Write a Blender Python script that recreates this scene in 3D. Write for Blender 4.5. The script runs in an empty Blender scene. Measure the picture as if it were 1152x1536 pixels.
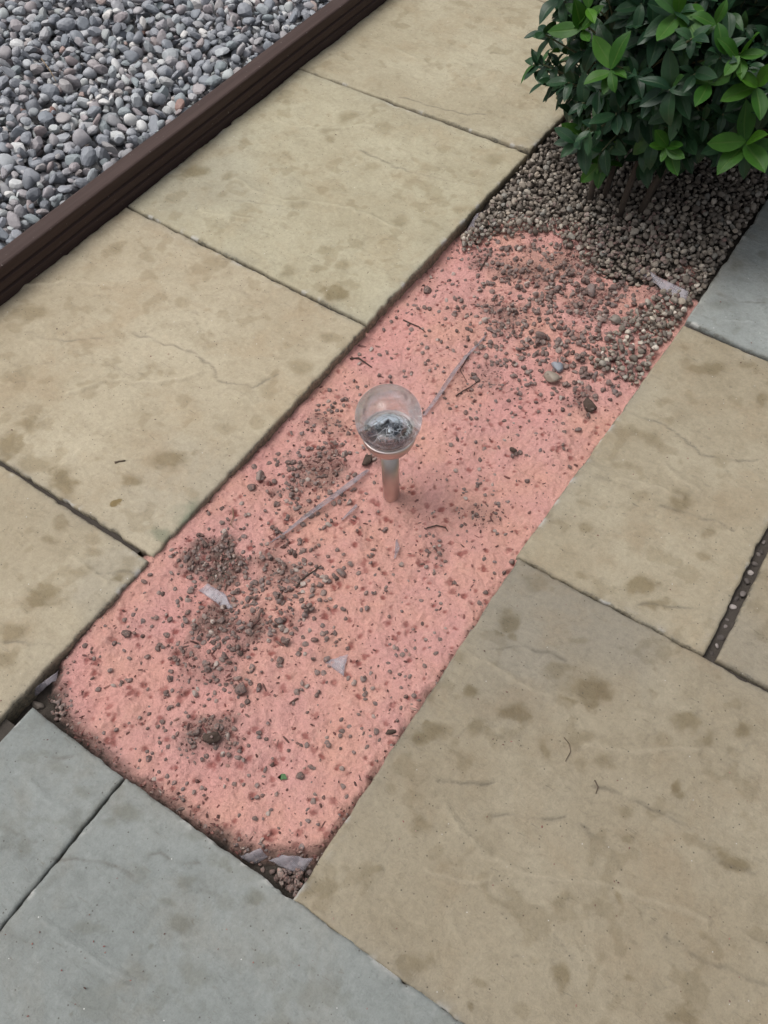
import bpy, bmesh, math, random
import numpy as np
from mathutils import Vector, Matrix, Euler

# ------------------------------------------------------------------ camera, sky, sun, exposure
scene = bpy.context.scene
COL = scene.collection
CAM_H = 1.2
PITCH, ROLL, YAW = 0.99101484, 0.02293561, -0.56159827
FPX = 1344.786                       # focal length in pixels of a 1152 x 1536 frame
_f = Vector((math.sin(YAW) * math.cos(PITCH), math.cos(YAW) * math.cos(PITCH), -math.sin(PITCH)))
_r0 = Vector((math.cos(YAW), -math.sin(YAW), 0))
_u0 = _r0.cross(_f)
_r = math.cos(ROLL) * _r0 + math.sin(ROLL) * _u0
_u = -math.sin(ROLL) * _r0 + math.cos(ROLL) * _u0
cd = bpy.data.cameras.new('camera')
cam = bpy.data.objects.new('camera', cd)
COL.objects.link(cam)
cam.matrix_world = Matrix(((_r.x, _u.x, -_f.x, 0), (_r.y, _u.y, -_f.y, 0), (_r.z, _u.z, -_f.z, CAM_H), (0, 0, 0, 1)))
cd.sensor_fit = 'VERTICAL'
cd.sensor_height = 36.0
cd.lens = FPX / 1536 * 36.0
cd.clip_start = 0.02
cd.clip_end = 500
scene.camera = cam

SUN_EL, SUN_AZ = 66, -112             # degrees; azimuth clockwise from +Y
world = bpy.data.worlds.new('World')
scene.world = world
world.use_nodes = True
wn = world.node_tree
bg = wn.nodes['Background']
sky = wn.nodes.new('ShaderNodeTexSky')
sky.sky_type = 'NISHITA'
sky.sun_disc = False
sky.sun_elevation = math.radians(SUN_EL)
sky.sun_rotation = math.radians(SUN_AZ)
sky.air_density = 1.0
sky.dust_density = 6.0
sky.ozone_density = 1.0
hs = wn.nodes.new('ShaderNodeHueSaturation')
hs.inputs['Saturation'].default_value = 0.25
wn.links.new(sky.outputs[0], hs.inputs['Color'])
wn.links.new(hs.outputs[0], bg.inputs['Color'])
bg.inputs['Strength'].default_value = 0.12
sd = bpy.data.lights.new('sun', 'SUN')
sd.energy = 1.25
sd.angle = math.radians(32)
sd.color = (1.0, 0.97, 0.92)
sun = bpy.data.objects.new('sun', sd)
COL.objects.link(sun)
_sa, _se = math.radians(SUN_AZ), math.radians(SUN_EL)
_sdir = Vector((math.sin(_sa) * math.cos(_se), math.cos(_sa) * math.cos(_se), math.sin(_se)))
sun.rotation_euler = _sdir.to_track_quat('Z', 'Y').to_euler()
sun.location = _sdir * 10
vs = scene.view_settings
vs.view_transform = 'Standard'
vs.look = 'None'
vs.exposure = 0.12
vs.gamma = 1.0
vs.use_curve_mapping = False

# ------------------------------------------------------------------ helpers
rng = np.random.default_rng(7)
random.seed(7)


def at(px, py, z=0.0):
    """ground point (at height z) that the survey photograph shows at a pixel"""
    d = _r * (px - 576) + _u * (768 - py) + _f * FPX
    t = (z - CAM_H) / d.z
    return Vector((d.x * t, d.y * t, z))


def project(P):
    d = Vector(P) - Vector((0, 0, CAM_H))
    w = d.dot(_f)
    return 576 + FPX * d.dot(_r) / w, 768 - FPX * d.dot(_u) / w, w


def _hash(i, j, s):
    n = (i.astype(np.int64) * 374761393 + j.astype(np.int64) * 668265263 + s * 1442695041) & 0x7fffffff
    n = ((n ^ (n >> 13)) * 1274126177) & 0x7fffffff
    return ((n ^ (n >> 16)) & 0xffff) / 65535.0


def vnoise(x, y, s=0):
    xi, yi = np.floor(x), np.floor(y)
    fx, fy = x - xi, y - yi
    fx = fx * fx * fx * (fx * (fx * 6 - 15) + 10)
    fy = fy * fy * fy * (fy * (fy * 6 - 15) + 10)
    a, b = _hash(xi, yi, s), _hash(xi + 1, yi, s)
    c, d = _hash(xi, yi + 1, s), _hash(xi + 1, yi + 1, s)
    return (a + (b - a) * fx) * (1 - fy) + (c + (d - c) * fx) * fy


def fbm(x, y, s=0, o=4, g=0.5):
    t, a, n = 0, 1.0, 0
    for k in range(o):
        t = t + a * vnoise(x * 2 ** k + 13.7 * k, y * 2 ** k - 7.3 * k, s + k)
        n += a
        a *= g
    return t / n


def sstep(a, b, x):
    t = np.clip((x - a) / (b - a), 0, 1)
    return t * t * (3 - 2 * t)


def mesh_np(name, verts, faces, mats, smooth=True, attrs=None, mat_idx=None):
    me = bpy.data.meshes.new(name)
    verts = np.asarray(verts, dtype=np.float32)
    faces = np.asarray(faces, dtype=np.int32)
    n = faces.shape[1]
    me.vertices.add(len(verts))
    me.vertices.foreach_set('co', verts.ravel())
    me.loops.add(faces.size)
    me.loops.foreach_set('vertex_index', faces.ravel())
    me.polygons.add(len(faces))
    me.polygons.foreach_set('loop_start', np.arange(0, faces.size, n, dtype=np.int32))
    me.polygons.foreach_set('loop_total', np.full(len(faces), n, dtype=np.int32))
    me.polygons.foreach_set('use_smooth', np.full(len(faces), smooth) if np.isscalar(smooth) else np.asarray(smooth, bool))
    for m in (mats if isinstance(mats, (list, tuple)) else [mats]):
        me.materials.append(m)
    if mat_idx is not None:
        me.polygons.foreach_set('material_index', np.asarray(mat_idx, dtype=np.int32))
    for k, v in (attrs or {}).items():
        a = me.attributes.new(k, 'FLOAT', 'POINT')
        a.data.foreach_set('value', np.asarray(v, dtype=np.float32))
    me.update(calc_edges=True)
    me.validate()
    return me


def obj(name, me, parent=None, loc=(0, 0, 0), rot=None):
    o = bpy.data.objects.new(name, me)
    COL.objects.link(o)
    o.location = loc
    if rot is not None:
        o.rotation_euler = rot
    if parent is not None:
        o.parent = parent
    return o


def thing(o, label, cat, group=None):
    o['label'] = label
    o['category'] = cat
    if group:
        o['group'] = group
    return o


def structure(o, label=None):
    o['kind'] = 'structure'
    if label:
        o['label'] = label
    return o


def bm_mesh(name, bm, mat, smooth=True):
    me = bpy.data.meshes.new(name)
    bmesh.ops.recalc_face_normals(bm, faces=bm.faces)
    bm.to_mesh(me)
    bm.free()
    me.materials.append(mat)
    for p in me.polygons:
        p.use_smooth = smooth
    return me


def grid_faces(nu, nv):
    i = np.arange(nu * nv).reshape(nv, nu)
    return np.stack([i[:-1, :-1], i[:-1, 1:], i[1:, 1:], i[1:, :-1]], -1).reshape(-1, 4)


# ------------------------------------------------------------------ materials
class NT:
    def __init__(self, name):
        self.m = bpy.data.materials.new(name)
        self.m.use_nodes = True
        self.t = self.m.node_tree
        self.b = self.t.nodes['Principled BSDF']
        self.out = self.t.nodes['Material Output']

    def n(self, typ, **kw):
        nd = self.t.nodes.new('ShaderNode' + typ)
        for k, v in kw.items():
            setattr(nd, k, v)
        return nd

    def l(self, a, b):
        self.t.links.new(a, b)

    def val(self, sock, v):
        if hasattr(v, 'is_output') or isinstance(v, bpy.types.NodeSocket):
            self.l(v, sock)
        else:
            sock.default_value = v

    def math(self, op, a, b=0.0, c=0.0, clamp=False):
        nd = self.n('Math', operation=op, use_clamp=clamp)
        for s, v in zip(nd.inputs, (a, b, c)):
            self.val(s, v)
        return nd.outputs[0]

    def coord(self, which='Object'):
        return self.n('TexCoord').outputs[which]

    def noise(self, scale, detail=4, rough=0.55, vec=None, dist=0.0):
        nd = self.n('TexNoise')
        nd.inputs['Scale'].default_value = scale
        nd.inputs['Detail'].default_value = detail
        nd.inputs['Roughness'].default_value = rough
        nd.inputs['Distortion'].default_value = dist
        if vec is not None:
            self.l(vec, nd.inputs['Vector'])
        return nd.outputs['Fac']

    def voro(self, scale, feature='F1', vec=None, rand=1.0, out='Distance'):
        nd = self.n('TexVoronoi', feature=feature)
        nd.inputs['Scale'].default_value = scale
        nd.inputs['Randomness'].default_value = rand
        if vec is not None:
            self.l(vec, nd.inputs['Vector'])
        return nd.outputs[out]

    def ramp(self, fac, stops, interp='LINEAR'):
        nd = self.n('ValToRGB')
        cr = nd.color_ramp
        cr.interpolation = interp
        while len(cr.elements) > 1:
            cr.elements.remove(cr.elements[-1])
        for i, (p, c) in enumerate(stops):
            e = cr.elements[0] if i == 0 else cr.elements.new(p)
            e.position = p
            e.color = tuple(c) + (1,) if len(c) == 3 else c
        self.l(fac, nd.inputs['Fac'])
        return nd.outputs['Color']

    def fr(self, fac, a, b):
        nd = self.n('MapRange', interpolation_type='SMOOTHSTEP')
        self.val(nd.inputs[0], fac)
        nd.inputs[1].default_value = a
        nd.inputs[2].default_value = b
        return nd.outputs[0]

    def mix(self, fac, a, b, mode='MIX'):
        nd = self.n('Mix', data_type='RGBA', blend_type=mode)
        self.val(nd.inputs[0], fac)
        for s, v in ((nd.inputs[6], a), (nd.inputs[7], b)):
            if isinstance(v, tuple):
                v = v + (1,) if len(v) == 3 else v
            self.val(s, v)
        return nd.outputs[2]

    def attr(self, name):
        return self.n('Attribute', attribute_name=name).outputs['Fac']

    def bump(self, h, strength, dist, prev=None):
        nd = self.n('Bump')
        nd.inputs['Strength'].default_value = strength
        nd.inputs['Distance'].default_value = dist
        self.l(h, nd.inputs['Height'])
        if prev is not None:
            self.l(prev, nd.inputs['Normal'])
        return nd.outputs[0]

    def fin(self, color=None, rough=None, normal=None, **kw):
        if color is not None:
            if isinstance(color, tuple):
                color = color + (1,) if len(color) == 3 else color
            self.val(self.b.inputs['Base Color'], color)
        if rough is not None:
            self.val(self.b.inputs['Roughness'], rough)
        if normal is not None:
            self.l(normal, self.b.inputs['Normal'])
        for k, v in kw.items():
            self.val(self.b.inputs[k.replace('_', ' ')], v)
        return self.m


def slab_material(name, base, pale, dark, stain_col, warm):
    """riven cast-stone paving: mottled colour, damp stains (attribute), dirty creases and fine pores"""
    t = NT(name)
    co = t.coord('Object')
    ge = t.n('NewGeometry').outputs['Position']
    big = t.noise(4.5, 5, 0.6, ge)
    mott = t.noise(95, 5, 0.7, ge)
    mid = t.noise(22, 6, 0.65, ge)
    fine = t.noise(420, 3, 0.7, ge)
    grain = t.noise(150, 4, 0.7, ge)
    c = t.mix(t.fr(big, 0.34, 0.68), base, pale)
    c = t.mix(t.math('MULTIPLY', t.fr(mid, 0.46, 0.75), 0.45), c, dark)
    c = t.mix(t.math('MULTIPLY', t.attr('grey'), 0.6), c, (0.31, 0.286, 0.242))
    c = t.mix(t.math('MULTIPLY', t.fr(t.noise(8, 6, 0.65, ge, 0.4), 0.48, 0.68), 0.45), c, warm)
    # thin dirty streaks that follow the riven bedding
    mp = t.n('Mapping')
    mp.inputs['Scale'].default_value = (11, 34, 20)
    mp.inputs['Rotation'].default_value = (0, 0, math.radians(-32))
    t.l(ge, mp.inputs['Vector'])
    st = t.noise(2.4, 6, 0.7, mp.outputs[0], 0.6)
    c = t.mix(t.math('MULTIPLY', t.fr(st, 0.57, 0.72), 0.42), c, dark)
    mp2 = t.n('Mapping')
    mp2.inputs['Scale'].default_value = (26, 120, 60)
    mp2.inputs['Rotation'].default_value = (0, 0, math.radians(-38))
    t.l(ge, mp2.inputs['Vector'])
    st2 = t.noise(1.7, 5, 0.65, mp2.outputs[0], 0.8)
    c = t.mix(t.math('MULTIPLY', t.math('MULTIPLY', t.fr(st2, 0.60, 0.70), t.fr(mid, 0.42, 0.6)), 0.5), c, (0.15, 0.13, 0.10))
    # stains
    wob = t.noise(60, 3, 0.6, ge)
    s = t.math('ADD', t.attr('stain'), t.math('MULTIPLY', t.math('SUBTRACT', t.math('ADD', wob, mott), 1.0), 0.42))
    sm = t.math('MULTIPLY', t.fr(s, 0.10, 0.72), t.attr('stain_amount'))
    c = t.mix(sm, c, t.mix(1.0, c, stain_col, 'MULTIPLY'))
    c = t.mix(t.fr(t.attr('rust'), 0.35, 0.6), c, (0.20, 0.145, 0.065))
    c = t.mix(t.math('MULTIPLY', t.attr('crease'), 0.52), c, (0.10, 0.088, 0.07))
    c = t.mix(t.math('MULTIPLY', t.attr('ridge_light'), 0.40), c, t.mix(1.0, pale, (1.12, 1.12, 1.12), 'MULTIPLY'))  # raised ridges painted paler, as if catching the light
    c = t.mix(t.attr('olive'), c, t.mix(1.0, c, (0.955, 1.02, 1.0), 'MULTIPLY'))
    c = t.mix(t.math('MULTIPLY', t.attr('dirt'), t.fr(grain, 0.35, 0.65)), c, (0.11, 0.105, 0.085))
    c = t.mix(t.attr('moss'), c, (0.17, 0.19, 0.13))
    c = t.mix(t.math('MULTIPLY', t.attr('lime'), 0.7), c, (0.62, 0.61, 0.58))
    # pores and specks
    v = t.voro(190, 'F1', ge)
    vc = t.n('SeparateColor')
    t.l(t.voro(190, 'F1', ge, out='Color'), vc.inputs[0])
    speck = t.math('MULTIPLY', t.fr(v, 0.26, 0.12), t.math('GREATER_THAN', vc.outputs[0], 0.93))
    c = t.mix(t.math('MULTIPLY', speck, 0.75), c, (0.07, 0.06, 0.045))
    white = t.math('MULTIPLY', t.fr(v, 0.2, 0.08), t.math('GREATER_THAN', vc.outputs[1], 0.988))
    c = t.mix(t.math('MULTIPLY', white, 0.9), c, (0.7, 0.69, 0.66))
    gg = t.n('HueSaturation')
    t.l(c, gg.inputs['Color'])
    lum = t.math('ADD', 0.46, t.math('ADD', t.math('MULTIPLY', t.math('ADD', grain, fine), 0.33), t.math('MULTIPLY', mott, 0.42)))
    t.l(t.math('MULTIPLY', lum, t.attr('tone')), gg.inputs['Value'])  # slab's own tone, with vignette and viewer's shade darkened into the near ones
    h = t.math('ADD', t.math('MULTIPLY', grain, 0.5), t.math('MULTIPLY', fine, 0.35))
    h = t.math('ADD', h, t.math('MULTIPLY', mid, 1.0))
    h = t.math('ADD', h, t.math('MULTIPLY', mott, 0.7))
    mp3 = t.n('Mapping')
    mp3.inputs['Scale'].default_value = (5, 12, 8)
    mp3.inputs['Rotation'].default_value = (0, 0, math.radians(-35))
    t.l(ge, mp3.inputs['Vector'])
    led = t.noise(1.5, 7, 0.62, mp3.outputs[0], 0.5)
    led = t.math('SNAP', led, 0.055)
    n = t.bump(t.math('MULTIPLY', led, 14.0), 0.5, 0.0012)
    n = t.bump(h, 0.6, 0.0026, n)
    rough = t.math('SUBTRACT', 0.86, t.math('MULTIPLY', sm, 0.22))
    return t.fin(gg.outputs[0], rough, n)


M = {}
M['tan'] = slab_material('tan_paving', (0.388, 0.327, 0.228), (0.454, 0.394, 0.286), (0.275, 0.225, 0.145), (0.60, 0.55, 0.44), (0.36, 0.275, 0.175))
M['grey'] = slab_material('grey_paving', (0.228, 0.246, 0.236), (0.278, 0.297, 0.286), (0.160, 0.170, 0.158), (0.66, 0.64, 0.58), (0.235, 0.225, 0.192))


def stone_material(name, stops, contrast=0.35, rough=0.62, scale=90, dust=None):
    """each stone of a joined heap and each single stone draws its own colour"""
    t = NT(name)
    isl = t.n('NewGeometry').outputs['Random Per Island']
    ob = t.n('ObjectInfo').outputs['Random']
    wn_ = t.n('TexWhiteNoise', noise_dimensions='1D')
    t.l(t.math('ADD', t.math('MULTIPLY', isl, 173.3), t.math('MULTIPLY', ob, 911.7)), wn_.inputs['W'])
    c = t.ramp(wn_.outputs['Value'], stops)
    ge = t.n('NewGeometry').outputs['Position']
    a = t.noise(scale, 5, 0.65, ge)
    b = t.noise(scale * 6, 3, 0.7, ge)
    hv = t.n('HueSaturation')
    t.l(c, hv.inputs['Color'])
    t.l(t.math('ADD', 1.0 - contrast, t.math('MULTIPLY', t.math('ADD', a, t.math('MULTIPLY', b, 0.6)), contrast * 1.3)), hv.inputs['Value'])
    c = hv.outputs[0]
    if dust:
        c = t.mix(t.math('MULTIPLY', t.fr(t.noise(scale * 2.2, 4, 0.6, ge), 0.50, 0.68), dust[3]), c, dust[:3])
    n = t.bump(t.math('ADD', a, t.math('MULTIPLY', b, 0.4)), 0.3, 0.0015)
    return t.fin(c, rough, n)


M['grey_gravel'] = stone_material('grey_gravel', [
    (0.0, (0.15, 0.16, 0.18)), (0.15, (0.29, 0.30, 0.33)), (0.32, (0.21, 0.23, 0.26)), (0.45, (0.36, 0.37, 0.395)),
    (0.56, (0.32, 0.285, 0.295)), (0.66, (0.24, 0.275, 0.29)), (0.76, (0.43, 0.445, 0.465)), (0.83, (0.30, 0.245, 0.245)),
    (0.89, (0.40, 0.43, 0.43)), (0.93, (0.60, 0.60, 0.60)), (0.972, (0.60, 0.58, 0.56)), (1.0, (0.25, 0.14, 0.115))], 0.38)
M['brown_gravel'] = stone_material('brown_gravel', [
    (0.0, (0.095, 0.074, 0.060)), (0.18, (0.22, 0.185, 0.152)), (0.35, (0.14, 0.118, 0.10)), (0.5, (0.28, 0.235, 0.19)),
    (0.62, (0.21, 0.182, 0.156)), (0.74, (0.36, 0.30, 0.24)), (0.85, (0.22, 0.21, 0.19)), (0.94, (0.46, 0.40, 0.33)),
    (1.0, (0.60, 0.53, 0.46))], 0.4, 0.7, 160)
M['sand_stone'] = stone_material('stones_in_sand', [
    (0.0, (0.075, 0.05, 0.043)), (0.2, (0.17, 0.125, 0.11)), (0.42, (0.115, 0.083, 0.075)), (0.6, (0.21, 0.16, 0.14)),
    (0.8, (0.15, 0.118, 0.112)), (0.93, (0.26, 0.205, 0.18)), (1.0, (0.40, 0.34, 0.30))], 0.42, 0.75, 170,
    dust=(0.45, 0.24, 0.20, 0.6))
M['joint_stone'] = stone_material('joint_stones', [(0.0, (0.06, 0.05, 0.045)), (0.5, (0.14, 0.12, 0.11)), (0.85, (0.22, 0.19, 0.18)), (1.0, (0.36, 0.32, 0.30))], 0.4, 0.8, 170)
M['crumb'] = stone_material('dark_crumbs', [
    (0.0, (0.07, 0.035, 0.030)), (0.4, (0.14, 0.066, 0.057)), (0.6, (0.22, 0.085, 0.075)), (0.75, (0.15, 0.10, 0.085)),
    (0.9, (0.30, 0.13, 0.11)), (1.0, (0.33, 0.23, 0.19))], 0.3, 0.85, 300)


def plain(name, col, rough, scale=60, amp=0.4, bump=0.4, bd=0.002, **kw):
    t = NT(name)
    ge = t.n('NewGeometry').outputs['Position']
    a = t.noise(scale, 6, 0.65, ge)
    b = t.noise(scale * 7, 3, 0.7, ge)
    hv = t.n('HueSaturation')
    hv.inputs['Color'].default_value = tuple(col) + (1,)
    t.l(t.math('ADD', 1 - amp, t.math('MULTIPLY', t.math('ADD', a, b), amp)), hv.inputs['Value'])
    n = t.bump(t.math('ADD', a, t.math('MULTIPLY', b, 0.5)), bump, bd)
    return t.fin(hv.outputs[0], rough, n, **kw)


M['soil'] = plain('damp_soil', (0.052, 0.042, 0.034), 0.95, 55, 0.6, 0.9, 0.006)
M['grit_base'] = plain('grey_grit', (0.13, 0.13, 0.135), 0.95, 130, 0.7, 0.9, 0.006)
M['joint_dirt'] = plain('joint_dirt', (0.06, 0.05, 0.042), 0.95, 120, 0.6, 0.9, 0.003)
M['twig'] = plain('twig_bark', (0.055, 0.036, 0.028), 0.85, 200, 0.4)
M['bark'] = plain('stem_bark', (0.075, 0.056, 0.042), 0.85, 90, 0.5, 0.7, 0.002)
M['greentwig'] = plain('green_twig', (0.075, 0.085, 0.035), 0.7, 90, 0.3)
M['clod'] = plain('soil_clod', (0.085, 0.058, 0.045), 0.95, 160, 0.6, 0.9, 0.003)
M['fibre'] = plain('brown_fibre', (0.105, 0.078, 0.055), 0.85, 200, 0.4)
M['dry_leaf'] = plain('dry_straw', (0.22, 0.16, 0.10), 0.8, 150, 0.4)
M['green_bit'] = plain('green_leaf_scrap', (0.05, 0.13, 0.04), 0.6, 150, 0.3)

# salmon sand
t = NT('salmon_sand')
ge = t.n('NewGeometry').outputs['Position']
big, mid = t.noise(7, 4, 0.6, ge), t.noise(48, 5, 0.65, ge)
gr, gr2 = t.noise(480, 3, 0.75, ge), t.noise(170, 4, 0.7, ge)
c = t.mix(t.fr(big, 0.32, 0.66), (0.610, 0.328, 0.262), (0.590, 0.312, 0.282))
c = t.mix(t.math('MULTIPLY', t.fr(mid, 0.5, 0.8), 0.5), c, (0.68, 0.42, 0.345))
c = t.mix(t.math('MULTIPLY', t.fr(gr2, 0.56, 0.7), 0.25), c, (0.40, 0.19, 0.155))
c = t.mix(t.math('MULTIPLY', t.attr('pinker'), 0.55), c, (0.62, 0.305, 0.282))
c = t.mix(t.math('POWER', t.attr('spot'), 0.85), c, (0.205, 0.038, 0.032))
c = t.mix(t.math('MULTIPLY', t.attr('soiled'), t.fr(t.math('ADD', gr2, t.math('MULTIPLY', mid, 0.5)), 0.42, 0.72)), c, (0.125, 0.092, 0.076))
c = t.mix(t.attr('earth'), c, (0.055, 0.042, 0.034))
v = t.voro(150, 'F1', ge)
vc = t.n('SeparateColor')
t.l(t.voro(150, 'F1', ge, out='Color'), vc.inputs[0])
speck = t.math('MULTIPLY', t.fr(v, 0.3, 0.15), t.math('GREATER_THAN', vc.outputs[0], 0.95))
c = t.mix(t.math('MULTIPLY', speck, 0.6), c, (0.16, 0.065, 0.05))
hv = t.n('HueSaturation')
t.l(c, hv.inputs['Color'])
t.l(t.math('ADD', 0.48, t.math('MULTIPLY', t.math('ADD', t.math('ADD', gr, gr2), t.noise(260, 2, 0.6, ge)), 0.39)), hv.inputs['Value'])
n = t.bump(t.math('ADD', t.math('ADD', gr, t.math('MULTIPLY', gr2, 1.6)), t.math('MULTIPLY', mid, 1.2)), 0.85, 0.0035)
M['sand'] = t.fin(hv.outputs[0], 0.95, n)

# brown plastic-lumber edging
t = NT('dark_brown_edging')
ge = t.n('NewGeometry').outputs['Position']
mp = t.n('Mapping')
mp.inputs['Scale'].default_value = (60, 2.2, 60)
t.l(ge, mp.inputs['Vector'])
a = t.noise(1.6, 6, 0.7, mp.outputs[0])
b = t.noise(6, 4, 0.6, ge)
g = t.noise(420, 2, 0.7, ge)
c = t.mix(t.fr(a, 0.35, 0.7), (0.042, 0.0220, 0.0180), (0.060, 0.0350, 0.0295))
c = t.mix(t.math('MULTIPLY', t.fr(b, 0.5, 0.75), 0.4), c, (0.070, 0.045, 0.039))
sp = t.math('GREATER_THAN', t.noise(160, 2, 0.5, ge), 0.735)
c = t.mix(t.math('MULTIPLY', sp, 0.5), c, (0.25, 0.22, 0.2))
M['edging'] = t.fin(c, 0.78, t.bump(t.math('ADD', a, t.math('MULTIPLY', g, 0.3)), 0.35, 0.0012))

# lamp
t = NT('brushed_steel')
co = t.coord('Object')
mp = t.n('Mapping')
mp.inputs['Scale'].default_value = (8, 8, 600)
t.l(co, mp.inputs['Vector'])
a = t.noise(3, 3, 0.6, mp.outputs[0])
M['steel'] = t.fin((0.60, 0.53, 0.50), t.math('ADD', 0.26, t.math('MULTIPLY', a, 0.14)), t.bump(a, 0.06, 0.0005), Metallic=1.0)

t = NT('crackle_glass')
co = t.coord('Object')
ed = t.voro(95, 'DISTANCE_TO_EDGE', co)
wob = t.noise(24, 2, 0.5, co)
sep = t.n('SeparateXYZ')
t.l(co, sep.inputs[0])
low = t.fr(sep.outputs[2], 0.008, -0.012)
glass = t.n('BsdfGlass')
glass.inputs['IOR'].default_value = 1.46
glass.inputs['Roughness'].default_value = 0.0
glass.inputs['Color'].default_value = (0.99, 0.99, 0.995, 1)
ck = t.math('MULTIPLY', t.fr(ed, 0.09, 0.0), low)
t.l(t.bump(t.math('ADD', t.math('MULTIPLY', ck, -1.0), t.math('MULTIPLY', wob, 0.1)), 0.25, 0.0015), glass.inputs['Normal'])
tr = t.n('BsdfTransparent')
tr.inputs['Color'].default_value = (0.985, 0.985, 0.99, 1)
lw = t.n('LayerWeight')
lw.inputs['Blend'].default_value = 0.35
mx = t.n('MixShader')
t.l(t.math('ADD', 0.22, t.math('MULTIPLY', t.math('POWER', lw.outputs['Facing'], 1.5), 0.78)), mx.inputs[0])
t.l(tr.outputs[0], mx.inputs[1])
t.l(glass.outputs[0], mx.inputs[2])
df = t.n('BsdfDiffuse')
df.inputs['Color'].default_value = (0.75, 0.78, 0.80, 1)
mx2 = t.n('MixShader')
t.l(t.math('ADD', t.math('MULTIPLY', t.math('MULTIPLY', t.fr(ed, 0.05, 0.015), low), 0.14), t.math('MULTIPLY', t.math('POWER', lw.outputs['Facing'], 5.0), 0.35)), mx2.inputs[0])  # crack lines, plus a pale edge painted in as the rim's bright reflection
t.l(mx.outputs[0], mx2.inputs[1])
t.l(df.outputs[0], mx2.inputs[2])
t.l(mx2.outputs[0], t.out.inputs['Surface'])
M['glass'] = t.m

t = NT('solar_cell')
co = t.coord('Object')
cellc = t.n('SeparateColor')
t.l(t.voro(85, 'F1', co, out='Color'), cellc.inputs[0])
ed = t.voro(85, 'DISTANCE_TO_EDGE', co)
c = t.mix(t.fr(cellc.outputs[0], 0.3, 0.9), (0.002, 0.003, 0.006), (0.008, 0.015, 0.026))
sep = t.n('SeparateXYZ')
t.l(co, sep.inputs[0])
patch = t.noise(46, 3, 0.6, co)
zone = t.math('ADD', patch, t.math('MULTIPLY', sep.outputs[1], 8.0))
sky_sheen = t.fr(zone, 0.53, 0.60)
c = t.mix(sky_sheen, c, (0.86, 0.93, 0.97))  # sky reflection painted as pale patches towards the far half
lines = t.math('MULTIPLY', t.fr(ed, 0.085, 0.02), t.fr(t.noise(60, 2, 0.5, co), 0.42, 0.56))
c = t.mix(lines, c, (0.27, 0.28, 0.30))
n = t.bump(t.math('ADD', t.math('MULTIPLY', cellc.outputs[1], 0.7), patch), 0.6, 0.003)
M['solar'] = t.fin(c, 0.15, n, Metallic=t.math('MULTIPLY', sky_sheen, 0.9))

# translucent plastic sheet
t = NT('clear_plastic_sheet')
ge = t.n('NewGeometry').outputs['Position']
a = t.noise(70, 4, 0.6, ge)
c = t.mix(t.fr(a, 0.35, 0.7), (0.40, 0.37, 0.41), (0.54, 0.50, 0.54))
M['plastic'] = t.fin(c, 0.42, t.bump(a, 0.3, 0.002), Alpha=t.math('ADD', 0.22, t.math('MULTIPLY', a, 0.40)), Specular_IOR_Level=0.4)


def leaf_material(name, c0, c1, rib, rough, trans):
    t = NT(name)
    isl = t.n('NewGeometry').outputs['Random Per Island']
    ob = t.n('ObjectInfo').outputs['Random']
    w = t.n('TexWhiteNoise', noise_dimensions='1D')
    t.l(t.math('ADD', t.math('MULTIPLY', isl, 131.3), t.math('MULTIPLY', ob, 717.7)), w.inputs['W'])
    ge = t.n('NewGeometry').outputs['Position']
    a = t.noise(55, 3, 0.6, ge)
    c = t.mix(w.outputs['Value'], c0, c1)
    c = t.mix(t.fr(w.outputs['Value'], 0.86, 1.0), c, tuple(v * k for v, k in zip(c1, (1.7, 1.6, 1.0))))
    hv = t.n('HueSaturation')
    t.l(c, hv.inputs['Color'])
    t.l(t.math('ADD', 0.7, t.math('MULTIPLY', a, 0.6)), hv.inputs['Value'])
    ac = t.attr('across')
    c = t.mix(t.math('MULTIPLY', t.fr(ac, 0.14, 0.02), 0.6), hv.outputs[0], rib)
    t.fin(c, rough, t.bump(t.math('ADD', a, t.fr(ac, 0.2, 0.0)), 0.25, 0.002), Specular_IOR_Level=0.32)
    tl = t.n('BsdfTranslucent')
    t.l(t.mix(1.0, c, (1.0, 1.0, 0.35), 'MULTIPLY'), tl.inputs['Color'])
    m = t.n('MixShader')
    m.inputs[0].default_value = trans
    t.l(t.b.outputs[0], m.inputs[1])
    t.l(tl.outputs[0], m.inputs[2])
    t.l(m.outputs[0], t.out.inputs['Surface'])
    return t.m


M['leaf_old'] = leaf_material('dark_green_leaf', (0.011, 0.038, 0.019), (0.026, 0.072, 0.028), (0.045, 0.085, 0.04), 0.40, 0.12)
M['leaf_young'] = leaf_material('bright_green_leaf', (0.022, 0.088, 0.009), (0.046, 0.135, 0.014), (0.08, 0.16, 0.03), 0.50, 0.2)

# ------------------------------------------------------------------ ground
gm = mesh_np('ground', [(-40, -40, -0.075), (40, -40, -0.075), (40, 40, -0.075), (-40, 40, -0.075)], [(0, 1, 2, 3)], M['soil'])
structure(obj('ground', gm))

# patio bed: the dark gritty bedding that shows in the joints between the slabs, in pieces that leave the planting bed free
XL, XR = -1.270, -0.676
bm = bmesh.new()
for x0, x1, y0, y1 in ((-1.268, -0.70, -1.2, 3.4), (-0.17, 1.2, -1.2, 3.4), (-0.70, -0.17, -1.2, 0.09)):
    nx, ny = max(2, int((x1 - x0) / 0.03)), max(2, int((y1 - y0) / 0.03))
    vs_ = [[bm.verts.new((x0 + (x1 - x0) * i / nx, y0 + (y1 - y0) * j / ny, -0.011 + 0.004 * (random.random() - .5))) for i in range(nx + 1)] for j in range(ny + 1)]
    for j in range(ny):
        for i in range(nx):
            bm.faces.new((vs_[j][i], vs_[j][i + 1], vs_[j + 1][i + 1], vs_[j + 1][i]))
patio = structure(obj('patio', bm_mesh('patio', bm, M['joint_dirt'])))

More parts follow.
